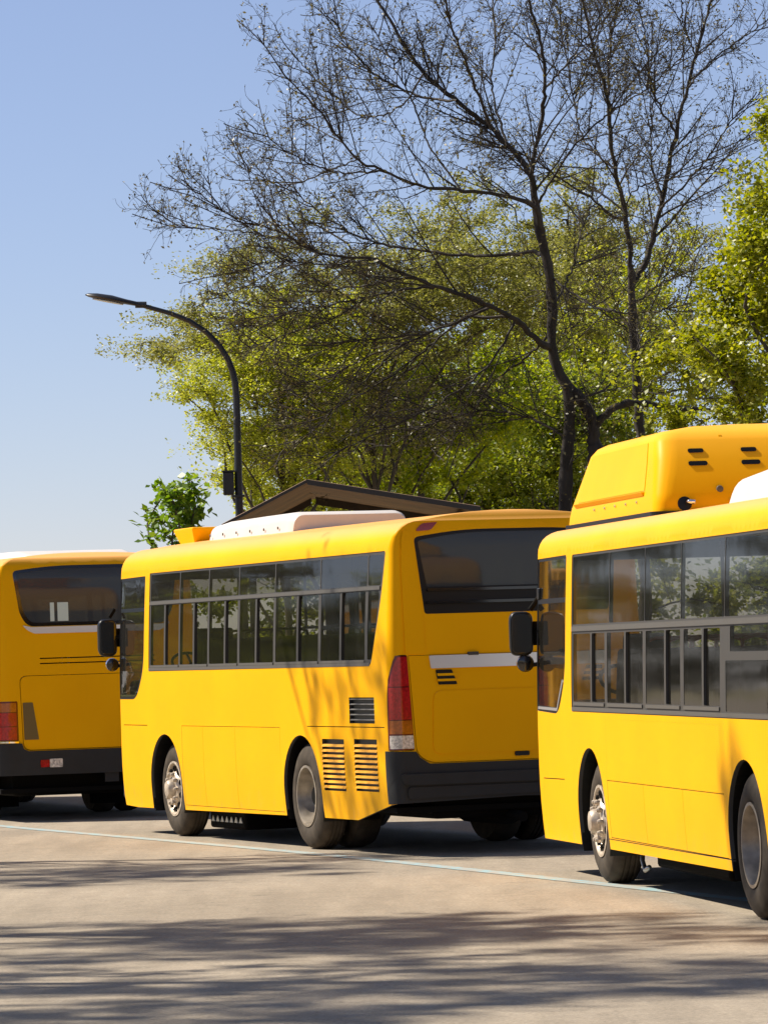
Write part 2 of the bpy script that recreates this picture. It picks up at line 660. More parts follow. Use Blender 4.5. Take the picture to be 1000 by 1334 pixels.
# ------------------------------------------------------------------ polygons on curved bodywork
def rounded(pts, r, n=4):
    """round the corners of a polygon; r scalar or one per corner"""
    out = []
    N = len(pts)
    for i, p in enumerate(pts):
        rr = r[i] if isinstance(r, (list, tuple)) else r
        p = np.array(p, float)
        if rr <= 1e-4:
            out.append(tuple(p))
            continue
        a = np.array(pts[i-1], float)
        b = np.array(pts[(i+1) % N], float)
        u, w = a-p, b-p
        lu, lw = np.linalg.norm(u), np.linalg.norm(w)
        q = min(rr, lu*0.48, lw*0.48)
        A, B_ = p+u/lu*q, p+w/lw*q
        for k in range(n+1):
            t = k/n
            out.append(tuple((1-t)**2*A + 2*t*(1-t)*p + t*t*B_))
    return out


def rect(x0, z0, x1, z1, r=0.0, n=4):
    return rounded([(x0, z0), (x1, z0), (x1, z1), (x0, z1)], r, n)


def densify(poly, step):
    out = []
    for i, p in enumerate(poly):
        q = poly[(i+1) % len(poly)]
        d = math.hypot(q[0]-p[0], q[1]-p[1])
        if d < 1e-6:
            continue
        k = max(1, int(math.ceil(d/step)))
        for j in range(k):
            out.append((p[0]+(q[0]-p[0])*j/k, p[1]+(q[1]-p[1])*j/k))
    return out


def inside(P, poly):
    x, y = P[:, 0], P[:, 1]
    res = np.zeros(len(P), bool)
    n = len(poly)
    j = n-1
    for i in range(n):
        xi, yi = poly[i]
        xj, yj = poly[j]
        if yi != yj:
            c = ((yi > y) != (yj > y)) & (x < (xj-xi)*(y-yi)/(yj-yi)+xi)
            res ^= c
        j = i
    return res


def triangulate(outer, holes, gs, gv, step=0.16):
    loops = [densify(outer, step)] + [densify(h, step) for h in holes]
    verts, edges = [], []
    for lp in loops:
        n = len(verts)
        verts += lp
        edges += [(n+i, n+(i+1) % len(lp)) for i in range(len(lp))]
    ox = [p[0] for p in outer]
    oy = [p[1] for p in outer]
    G = np.array([(a, b) for a in gs if min(ox) < a < max(ox) for b in gv if min(oy) < b < max(oy)])
    if len(G):
        ok = inside(G, loops[0])
        for h in loops[1:]:
            ok &= ~inside(G, h)
        G = G[ok]
        B_ = np.array(verts)
        if len(G):
            d = ((G[:, None, :]-B_[None, :, :])**2).sum(2).min(1) if len(G)*len(B_) < 4e7 else np.ones(len(G))
            G = G[d > 0.015**2]
        verts += [tuple(g) for g in G]
    vo, eo, fo, *_ = delaunay_2d_cdt([Vector(v) for v in verts], edges, [], 0, 1e-6)
    vo = np.array([(v.x, v.y) for v in vo])
    fo = np.array([f for f in fo if len(f) == 3])
    C = vo[fo].mean(1)
    ok = inside(C, loops[0])
    for h in loops[1:]:
        ok &= ~inside(C, h)
    fo = fo[ok]
    # counter clockwise
    a, b, c = vo[fo[:, 0]], vo[fo[:, 1]], vo[fo[:, 2]]
    ar = (b[:, 0]-a[:, 0])*(c[:, 1]-a[:, 1])-(b[:, 1]-a[:, 1])*(c[:, 0]-a[:, 0])
    fo[ar < 0] = fo[ar < 0][:, ::-1]
    fo = fo[np.abs(ar) > 1e-9]
    used = np.unique(fo)
    remap = -np.ones(len(vo), int)
    remap[used] = np.arange(len(used))
    return vo[used], remap[fo], loops


class Body:
    """rounded bus body: s runs along the footprint from the middle of the rear (left side positive), v up the wall and over the roof"""

    def __init__(self, xr, xf, b, rr, rf, ze, re, crown, tumble=0.05, zb=1.2, kr=1.0, kf=1.0):
        self.__dict__.update(locals())
        self.A = b-rr
        self.B = self.A+rr*PI/2
        self.Ls = (xf-xr)-rr-rf
        self.C = self.B+self.Ls
        self.D = self.C+rf*PI/2
        self.E = self.D+(b-rf)
        self.v1 = ze+re*PI/2
        self.vmax = self.v1+(b-re-tumble)

    def sx(self, x):
        return self.B+(x-self.xr-self.rr)

    def vz(self, z):
        if z <= self.ze:
            return z
        return self.ze+self.re*math.asin(min(1, (z-self.ze)/self.re))

    def raw(self, S, V):
        S = np.asarray(S, float)
        V = np.asarray(V, float)
        sg = np.where(S < 0, -1.0, 1.0)
        a = np.abs(S)
        ez = np.clip((V-self.zb)/(self.ze-self.zb), 0, 1)
        d = self.tumble*ez**1.5 + 0.03*np.clip((0.9-V)/0.6, 0, 1)**2
        z = np.minimum(V, self.ze)
        ang = np.clip((V-self.ze)/self.re, 0, PI/2)
        d = d+self.re*(1-np.cos(ang))
        z = z+self.re*np.sin(ang)
        ex = np.clip(V-self.v1, 0, None)
        wid = self.vmax-self.v1
        t = np.clip(ex/wid, 0, 1)
        d = d+ex
        z = z+self.crown*(1-(1-t)**2)
        b = self.b
        dl = np.minimum(d, b)
        xr = self.xr+self.kr*d
        xf = self.xf-self.kf*d
        w = np.maximum(b-dl, 0)
        r1 = np.minimum(np.maximum(self.rr-d, 0.3*self.rr), w)
        r2 = np.minimum(np.maximum(self.rf-d, 0.3*self.rf), w)
        X = np.zeros_like(a)
        Y = np.zeros_like(a)
        k = a <= self.A
        u = a/self.A
        X = np.where(k, xr, X)
        Y = np.where(k, u*(w-r1), Y)
        k = (a > self.A) & (a <= self.B)
        th = (a-self.A)/self.rr
        X = np.where(k, xr+r1*(1-np.cos(th)), X)
        Y = np.where(k, w-r1+r1*np.sin(th), Y)
        k = (a > self.B) & (a <= self.C)
        u = (a-self.B)/self.Ls
        X = np.where(k, (xr+r1)+u*(xf-r2-xr-r1), X)
        Y = np.where(k, w, Y)
        k = (a > self.C) & (a <= self.D)
        th = (a-self.C)/self.rf
        X = np.where(k, xf-r2+r2*np.sin(th), X)
        Y = np.where(k, w-r2+r2*np.cos(th), Y)
        k = a > self.D
        u = np.clip((a-self.D)/(self.E-self.D), 0, 1)
        X = np.where(k, xf, X)
        Y = np.where(k, (1-u)*(w-r2), Y)
        return np.stack([X, Y*sg, z], -1)

    def normals(self, P):
        S, V = P[:, 0], np.minimum(P[:, 1], self.vmax-0.01)
        e = 2e-3
        du = self.raw(S+e, V)-self.raw(S-e, V)
        dv = self.raw(S, V+e)-self.raw(S, V-e)
        n = np.cross(dv, du)
        return n/np.maximum(np.linalg.norm(n, axis=1), 1e-9)[:, None]

    def sheet(self, name, P, T, mat, parent, off, thick, back):
        """triangulated (s, v) sheet -> object with thickness and the true normals of the body surface"""
        n = len(P)
        N = self.normals(P)
        V1 = self.surf(P, off)
        V2 = self.surf(P, off-thick)
        Fs = [tuple(int(i) for i in t[::-1]) for t in T]
        nf = len(Fs)
        edges = {(f[i], f[(i+1) % 3]) for f in Fs for i in range(3)}
        rim = [(a, b) for (a, b) in edges if (b, a) not in edges]
        V = [V1]
        NN = [N]
        mi = [0]*nf
        base = n
        if back:
            V.append(V2)
            NN.append(-N)
            Fs += [(f[2]+n, f[1]+n, f[0]+n) for f in Fs[:nf]]
            mi += [1]*nf
            base = 2*n
        rv = []
        for (a, b) in rim:
            k = base+len(rv)
            rv += [V1[b], V1[a], V2[a], V2[b]]
            Fs.append((k, k+1, k+2, k+3))
            mi.append(1 if back else 0)
        if rv:
            V.append(np.array(rv))
            NN.append(np.zeros((len(rv), 3)))
        o = link_mesh(name, np.vstack(V), Fs, mat, parent)
        me = o.data
        me.polygons.foreach_set('material_index', np.array(mi, dtype=np.int32))
        me.shade_smooth()
        me.normals_split_custom_set_from_vertices([tuple(x) for x in np.vstack(NN)])
        return o

    def surf(self, P, off=0.0):
        S, V = P[:, 0], P[:, 1]
        p = self.raw(S, V)
        if np.all(np.asarray(off) == 0):
            return p
        e = 2e-3
        du = self.raw(S+e, V)-self.raw(S-e, V)
        dv = self.raw(S, V+e)-self.raw(S, V-e)
        n = np.cross(dv, du)
        n /= np.maximum(np.linalg.norm(n, axis=1), 1e-9)[:, None]
        return p+n*np.asarray(off).reshape(-1, 1) if np.ndim(off) else p+n*off

    def grids(self, ds=0.14, dv=0.16):
        gs = list(np.linspace(0, self.A, 5)) + list(np.linspace(self.A, self.B, 8)) + list(np.linspace(self.B, self.C, int(self.Ls/ds)+1)) \
            + list(np.linspace(self.C, self.D, 9)) + list(np.linspace(self.D, self.E, 4))
        gs = sorted(set(round(x, 4) for x in gs))
        gs = [-x for x in gs[::-1] if x > 0]+gs
        gv = list(np.arange(0.25, self.ze-0.05, dv)) + list(np.linspace(self.ze, self.v1, 8)) + list(np.linspace(self.v1, self.vmax, 6)[1:])
        return gs, gv

    def shell(self, name, bottom, holes, mat, parent):
        """bottom: list of (|s|, z) giving the skirt line from the rear middle to the front middle"""
        bl = [(-s, z) for s, z in bottom[::-1]]+[(s, z) for s, z in bottom if s > 0]
        outer = bl+[(self.E, self.vmax), (-self.E, self.vmax)]
        gs, gv = self.grids()
        P, T, _ = triangulate(outer, holes, gs, gv, 0.13)
        return self.sheet(name, P, T, [mat, 'interior'], parent, 0.0, 0.032, True)

    def patch(self, name, outer, mat, parent, off=0.0, thick=0.02, holes=(), ds=0.3, dv=0.25, step=0.12, sharp=35):
        """a piece of sheet that follows the body, with a real edge"""
        gs, gv = self.grids(ds, dv)
        P, T, loops = triangulate(outer, list(holes), gs, gv, step)
        return self.sheet(name, P, T, mat, parent, off, thick, False)


# ------------------------------------------------------------------ wheels
def make_wheel(parent, x, y, r, side, front, dual=False):
    """tyre with rim, hub and lug nuts; side +1 left, -1 right; y = outer face"""
    w = 0.28
    t = MB()
    rr = r*0.56
    prof = [(rr, -0.02), (rr+0.02, -0.003), (rr+0.07, 0.008), (r-0.10, 0.004), (r-0.04, -0.02), (r-0.012, -0.045), (r-0.004, -0.09)]
    for gx in (-0.10, -0.14, -0.18):
        prof += [(r, gx+0.012), (r, gx-0.008), (r-0.012, gx-0.010), (r-0.012, gx-0.018)]
    prof += [(r, -0.21), (r-0.012, -w+0.04), (r-0.05, -w+0.015), (rr, -w+0.03)]
    prof = [(a, y*side + b if False else b) for a, b in prof]
    t.lathe_y([(a, b) for a, b in prof], 48)
    tyre = t.build('wheel', 'tyre', parent, sharp=40)
    rim = MB()
    if front:
        rim.lathe_y([(rr+0.004, -0.02), (rr+0.010, 0.004), (rr-0.012, 0.006), (rr-0.028, -0.03), (rr-0.05, -0.055), (rr-0.075, -0.04), (rr*0.60, 0.012),
                     (rr*0.52, 0.02), (rr*0.46, 0.016), (rr*0.44, -0.03)], 40)
    else:
        rim.lathe_y([(rr+0.004, -0.02), (rr+0.010, 0.004), (rr-0.012, 0.006), (rr-0.026, -0.03), (rr-0.035, -0.10), (rr-0.06, -0.15), (rr*0.66, -0.165),
                     (rr*0.52, -0.165), (rr*0.46, -0.15)], 40)
    ro = rim.build('rim', 'rim_chrome' if front else 'rim_steel', tyre, sharp=30)
    hub = MB()
    d = 0.0 if front else -0.16
    hub.lathe_y([(rr*0.47, d-0.02), (rr*0.44, d+0.012), (rr*0.36, d+0.02), (rr*0.34, d+0.06), (rr*0.28, d+0.085), (rr*0.12, d+0.09), (0.001, d+0.09)], 28)
    hub.build('hub', 'rim_chrome' if front else 'chassis', tyre, sharp=30)
    y0 = 0.012 if front else -0.165
    nut = None
    for k in range(10):
        a = 2*PI*k/10
        rad = rr*0.56 if front else rr*0.58
        p = (math.cos(a)*rad, y0, math.sin(a)*rad)
        if nut is None:
            q = MB()
            q.lathe_y([(0.021, 0), (0.021, 0.022), (0.014, 0.040), (0.001, 0.042)], 8)
            nut = q.build('lug_nut', 'rim_chrome' if front else 'rim_steel', tyre)
            nut.location = p
        else:
            copy_obj(nut, tyre, p)
    if front:
        hole = None
        for k in range(10):
            a2 = 2*PI*(k+0.5)/10
            p = (math.cos(a2)*rr*0.765, 0, math.sin(a2)*rr*0.765)
            if hole is None:
                q = MB()
                q.lathe_y([(0.030, -0.022), (0.030, 0.002), (0.022, 0.002), (0.021, -0.02), (0.001, -0.02)], 12)
                hole = q.build('hand_hole', 'black', tyre)
                hole.location = p
            else:
                copy_obj(hole, tyre, p)
    tyre.location = (x, y, r)
    tyre.rotation_euler = (0, 0, 0 if side > 0 else PI)
    if dual:
        inner = MB()
        inner.lathe_y([(rr, -0.02), (r-0.06, 0.0), (r-0.012, -0.03), (r, -0.07), (r, -0.2), (r-0.03, -w), (rr, -w+0.02)], 40)
        io = inner.build('inner_wheel', 'tyre', parent, sharp=40)
        io.location = (x, y-side*0.33, r)
        io.rotation_euler = (0, 0, 0 if side > 0 else PI)
    return tyre


def wheel_housing(parent, x, side, R, b, zc=0.5, depth=0.55):
    h = MB()
    h.lathe_y([(R+0.012, side*(b-0.034)), (R+0.012, side*(b-depth)), (0.02, side*(b-depth))], 24, x, zc, -0.45, PI+0.45)
    return h.build('wheel_housing', 'black', parent)


def arch_poly(body, x, R, zc=0.5, side=1, low=0.1, flare=0.0):
    pts = []
    for k in range(23):
        a = PI*k/22
        pts.append((x+R*math.cos(a), zc+R*math.sin(a)))
    pts = [(x+R*1.02+flare, low)]+pts+[(x-R*1.02-flare, low)]
    pts = [(side*body.sx(px), pz) for px, pz in pts]
    return pts


def side_poly(body, pts, side=1):
    return [(side*body.sx(x), z) for x, z in pts]


def seat(parent, mats=('seat_fabric',)):
    s = MB()
    s.box((-0.22, -0.21, 0.38), (0.22, 0.21, 0.47))
    s.add([(-0.24, -0.21, 0.42), (-0.16, -0.21, 0.42), (-0.16, 0.21, 0.42), (-0.24, 0.21, 0.42), (-0.34, -0.19, 1.02), (-0.27, -0.19, 1.04), (-0.27, 0.19, 1.04), (-0.34, 0.19, 1.02)],
          [(0, 3, 2, 1), (4, 5, 6, 7), (0, 1, 5, 4), (1, 2, 6, 5), (2, 3, 7, 6), (3, 0, 4, 7)])
    s.box((-0.05, -0.05, 0), (0.05, 0.05, 0.39))
    return s.build('seat', 'seat_fabric', parent, bevel=0.025)


def interior(root, body, zf, xs, handle_col, axles):
    fl = MB()
    fl.box((body.xr+0.1, -0.62, zf-0.06), (body.xf-0.12, 0.62, zf))
    fl.build('floor', 'interior', root)
    xs_ = sorted(axles)
    for x0, x1 in ((body.xr+0.1, xs_[0]-0.63), (xs_[0]+0.63, xs_[1]-0.63), (xs_[1]+0.63, body.xf-0.12)):
        for sg_ in (-1, 1):
            q = MB()
            q.box((x0, min(sg_*0.625, sg_*(body.b-0.06)), zf-0.06), (x1, max(sg_*0.625, sg_*(body.b-0.06)), zf))
            q.build('side_floor', 'interior', root)
    first = None
    for i, x in enumerate(xs):
        for y in (-0.93, -0.48, 0.48, 0.93):
            if first is None:
                first = seat(root)
                first.location = (x, y, zf)
                o = first
            else:
                o = copy_obj(first, root, (x, y, zf))
            if i == 0 or i % 2 == 0:
                pass
    hm = None
    for i, x in enumerate(xs[::2]):
        for y in (-0.27, 0.27):
            if hm is None:
                g = MB()
                g.tube([(0, 0, 0), (0, 0, 1.85)], 0.016, 8)
                hm = g.build('grab_pole', 'pole_metal', root, smooth=True)
                hm.location = (x-0.3, y, zf)
            else:
                copy_obj(hm, root, (x-0.3, y, zf))
    hg = None
    for i, x in enumerate(xs):
        for y in (-0.72, 0.72):
            if hg is None:
                g = MB()
                g.tube([(0, -0.2, 0), (0, -0.19, 0.08), (0, -0.1, 0.11), (0, 0.1, 0.11), (0, 0.19, 0.08), (0, 0.2, 0)], 0.014, 8)
                hg = g.build('seat_handle', handle_col, root, smooth=True)
                hg.location = (x-0.30, y, zf+1.0)
            else:
                copy_obj(hg, root, (x-0.30, y, zf+1.0))
    # driver's cab
    d = MB()
    d.box((body.xf-0.62, -body.b+0.1, zf), (body.xf-0.14, body.b-0.1, zf+0.62))
    d.build('dashboard', 'black', root, bevel=0.05)
    sw = MB()
    ring = [(0.21*math.cos(a), 0.21*math.sin(a), 0) for a in np.linspace(0, 2*PI, 25)]
    sw.tube(ring, 0.016, 8, cap=False)
    sw.tube([(-0.2, 0, 0), (0.2, 0, 0)], 0.014, 6)
    sw.tube([(0, 0, 0), (0, 0, -0.3)], 0.03, 8)
    so = sw.build('steering_wheel', 'black', root, smooth=True)
    so.location = (body.xf-0.75, 0.62, zf+0.78)
    so.rotation_euler = (0, math.radians(-35), 0)
    ds = copy_obj(first, root, (body.xf-1.35, 0.62, zf+0.12))
    ds.name = 'driver_seat'
    return first


def windows_band(body, root, outer, openings, side, mat='frame', pane='pane', name='window_frame', off=-0.006, pane_off=-0.016):
    """frame that fills the opening, each pane a child of it"""
    fo = body.patch(name, side_poly(body, outer, side), mat, root, off, 0.03, [side_poly(body, q, side) for q, _ in openings], ds=0.6, dv=0.4)
    for q, kind in openings:
        body.patch('sliding_pane' if kind == 'slide' else 'pane', side_poly(body, q, side), 'pane_smoked' if kind == 'top' else pane, fo, (-0.024 if kind == 'slide' else -0.0085), 0.005, ds=0.8, dv=0.6)
    return fo


def underbody(root, body, xa, z0=0.42):
    c = MB()
    c.box((body.xr+0.35, -0.95, z0), (body.xf-0.4, 0.95, 0.62))
    c.build('chassis_frame', 'chassis', root)
    bp = MB()
    xs_ = sorted(xa)
    for x0, x1 in ((body.xr+0.1, xs_[0]-0.62), (xs_[0]+0.62, xs_[1]-0.62), (xs_[1]+0.62, body.xf-0.12)):
        q = MB()
        q.box((x0, -1.19, z0-0.02), (x1, 1.19, z0+0.03))
        q.build('shade_pan', 'chassis', root)  # added under the floor to block daylight and darken the ground
    for i, x in enumerate(xa):
        a = MB()
        a.tube([(x, -0.95, 0.5), (x, 0.95, 0.5)], 0.07, 10)
        a.lathe_y([(0.001, -0.2), (0.15, -0.15), (0.19, 0), (0.15, 0.15), (0.001, 0.2)], 16, x, 0.48)
        a.build('axle', 'chassis', root, sharp=40)


def mirror(root, body, head, arm, convex, zsc=1.0):
    """large wing mirror on a bracket with a small round one under it"""
    (hx, hy, hz), (hw, hh) = head
    m = MB()
    rings = []
    for d, k in ((-0.075, 0.70), (-0.05, 0.93), (0.0, 1.0), (0.045, 0.98), (0.055, 0.93)):
        q = rounded([(-hw/2*k, -hh/2*k), (hw/2*k, -hh/2*k), (hw/2*k, hh/2*k), (-hw/2*k, hh/2*k)], 0.07, 5)
        rings.append([(hx-d, hy+a, hz+c) for a, c in q])
    m.loft(rings)
    o = m.build('wing_mirror', 'black', root, sharp=45)
    gm = MB()
    q = rounded([(-hw*0.43, -hh*0.44), (hw*0.43, -hh*0.44), (hw*0.43, hh*0.44), (-hw*0.43, hh*0.44)], 0.05, 5)
    gm.loft([[(hx-0.056, hy+a, hz+c) for a, c in q], [(hx-0.0585, hy+a*0.98, hz+c*0.98) for a, c in q]])
    gm.build('mirror_glass', 'gloss_black', o)
    ar = MB()
    for p in arm:
        ar.tube(p, 0.022, 8)
    ar.box((hx-0.02, hy-hw/2-0.13, hz-0.10), (hx+0.035, hy-hw/2+0.03, hz+0.10))
    ar.build('mirror_arm', 'chassis', o, sharp=40)
    cx, cy, cz, cr = convex
    cm = MB()
    prof = [(cr, 0.0), (cr*1.02, 0.03), (cr*0.8, 0.07), (cr*0.35, 0.09), (0.001, 0.095)]
    vs = MB()
    vs.lathe_z(prof, 20)
    c1 = vs.build('round_mirror', 'chrome', root, smooth=True)
    c1.location = (cx, cy, cz)
    c1.rotation_euler = (0, math.radians(80), 0)
    gl = MB()
    gl.lathe_z([(cr*0.93, -0.002), (cr*0.7, -0.012), (0.001, -0.018)], 20)
    gl.build('round_mirror_glass', 'gloss_black', c1, smooth=True)
    st = MB()
    st.tube([(0.02, -cr*0.8, 0.03), (0.0, -cr-0.14, 0.03)], 0.018, 8)
    st.build('round_mirror_stalk', 'black', c1)
    return o


def louvre(body, root, name, x0, z0, x1, z1, n, mat='yellow', duty=0.52):
    """opening in the side with n slots: slats are separate strips proud of a dark backing"""
    fr = body.patch(name, side_poly(body, rect(x0, z0, x1, z1), 1), 'black', root, -0.03, 0.01, ds=2, dv=2)
    pitch = (z1-z0)/n
    for k in range(n-1 if mat == 'yellow' else n):
        za = z0+pitch*(k+duty) if mat == 'yellow' else z0+pitch*(k+0.58)
        zb_ = z0+pitch*(k+1)+(0 if mat == 'yellow' else -pitch*0.18)
        P = np.array([(body.sx(x0-0.004), za), (body.sx(x1+0.004), za), (body.sx(x1+0.004), zb_), (body.sx(x0-0.004), zb_)])
        lo = body.surf(P[:2], 0.010 if mat == 'yellow' else 0.002)
        hi = body.surf(P[2:], -0.006 if mat == 'yellow' else -0.012)
        inn = body.surf(P[:2], -0.02)
        hi2 = body.surf(P[2:], -0.028)
        vs = [*lo, *hi, *inn, *hi2]
        link_mesh('slat', vs, [(0, 1, 2, 3)[::-1], (0, 1, 5, 4), (3, 2, 6, 7), (0, 3, 7, 4), (1, 2, 6, 5)], mat, fr)
    return fr


def plate_text(root, text, loc, rot, size, mat, name='lettering', parent=None):
    cu = bpy.data.curves.new(name, 'FONT')
    cu.body = text
    cu.size = size
    cu.align_x = 'CENTER'
    cu.align_y = 'CENTER'
    cu.extrude = 0.001
    tmp = bpy.data.objects.new('tmp_text', cu)
    COL.objects.link(tmp)
    me = bpy.data.meshes.new_from_object(tmp.evaluated_get(bpy.context.evaluated_depsgraph_get()))
    bpy.data.objects.remove(tmp)
    me.materials.clear()
    me.materials.append(M[mat])
    o = bpy.data.objects.new(name, me)
    COL.objects.link(o)
    o.parent = parent or root
    o.location = loc
    o.rotation_euler = rot
    return o


def front_end(body, root, z_lo, z_hi):
    """windscreen, wipers, headlights, bumper: they face away from the camera"""
    h = rounded([(-body.E+0.001, 0), (0, 0), (0, 0), (0, 0)], 0) if False else None
    fb = MB()
    x = body.xf
    fb.box((x-0.25, -body.b+0.05, 0.34), (x+0.05, body.b-0.05, 0.62))
    fb.build('front_bumper', 'bumper', root, bevel=0.06)
    for sgn in (-1, 1):
        hl = MB()
        hl.box((x-0.06, sgn*0.75-0.22, 0.72), (x+0.012, sgn*0.75+0.22, 0.92))
        hl.build('headlight', 'clear_lens', root, bevel=0.03)


def root_at(bx, by, yaw, b, name):
    """bx, by is the rear axle point on the left flank"""
    lx, ly = -math.sin(yaw), math.cos(yaw)
    return empty(name, (bx-lx*b, by-ly*b, 0), yaw)


def windscreen_hole(body, z0, z1):
    # front middle is the seam of the body sheet: two halves
    e = body.E
    s0 = body.D-0.10
    return [[(e+0.01, z0), (s0, z0), (s0, z1), (e+0.01, z1)], [(-e-0.01, z0), (-s0, z0), (-s0, z1), (-e-0.01, z1)]]


def windscreen(body, root, z0, z1):
    e = body.E
    s0 = body.D-0.10
    a = body.patch('windscreen', [(s0, z0), (e, z0), (e, z1), (s0, z1)], 'pane_clear', root, -0.01, 0.006)
    body.patch('windscreen', [(-e, z0), (-s0, z0), (-s0, z1), (-e, z1)], 'pane_clear', root, -0.01, 0.006)
    return a


# ================================================================== the setting
big = 900
g = link_mesh('ground', [(-big, -big, -0.012), (big, -big, -0.012), (big, big, -0.012), (-big, big, -0.012)], [(0, 1, 2, 3)], 'earth')
tag(g, kind='structure')
HEAD = Vector((-0.335, 0.942, 0)).normalized()       # direction of the row of buses
RIGHT = Vector((HEAD.y, -HEAD.x, 0))
L0 = Vector((2.47, 33.3, 0))                          # a point of the blue line


def along(t, off, z=0.0):
    p = L0+HEAD*t+RIGHT*off
    return (p.x, p.y, z)


road = link_mesh('road', [along(-120, -13, 0), along(-120, 4.3, 0), along(260, 4.3, 0), along(260, -13, 0)], [(0, 1, 2, 3)], 'asphalt')
tag(road, kind='structure')
lm = []
for t in np.linspace(-60, 120, 121):
    bow = -0.30*math.exp(-((t-10)/9.0)**2)
    lm.append((along(t, -0.085-bow*0.0+0.30*math.exp(-((t-10.0)/9.0)**2), 0.004), along(t, 0.085+0.30*math.exp(-((t-10.0)/9.0)**2), 0.004)))
vs = [p for a in lm for p in a]
ln = link_mesh('blue_line', vs, [(2*i, 2*i+1, 2*i+3, 2*i+2) for i in range(len(lm)-1)], 'blue_line')
tag(ln, kind='structure')
pv = MB()
for q in ((-60, 4.62, 13.0),):
    pv.add([along(-60, 4.62, -0.01), along(160, 4.62, -0.01), along(160, 7.4, -0.01), along(-60, 7.4, -0.01),
            along(-60, 4.62, 0.13), along(160, 4.62, 0.13), along(160, 7.4, 0.13), along(-60, 7.4, 0.13)],
           [(4, 7, 6, 5), (0, 1, 5, 4), (2, 3, 7, 6), (1, 2, 6, 5), (0, 4, 7, 3)])
tag(pv.build('pavement', 'pavement'), kind='structure')
kerb = empty('kerb', along(0, 4.45, 0), math.atan2(HEAD.y, HEAD.x))
tag(kerb, kind='structure')
kb = MB()
kb.box((0.006, -0.15, -0.01), (0.994, 0.15, 0.14))
k0 = kb.build('kerb_stone', 'kerb', kerb, bevel=0.02)
k0.location = (-30, 0, 0)
for i in range(1, 100):
    copy_obj(k0, kerb, (-30+i, 0, 0))

# ================================================================== the middle bus
W2 = 1.25


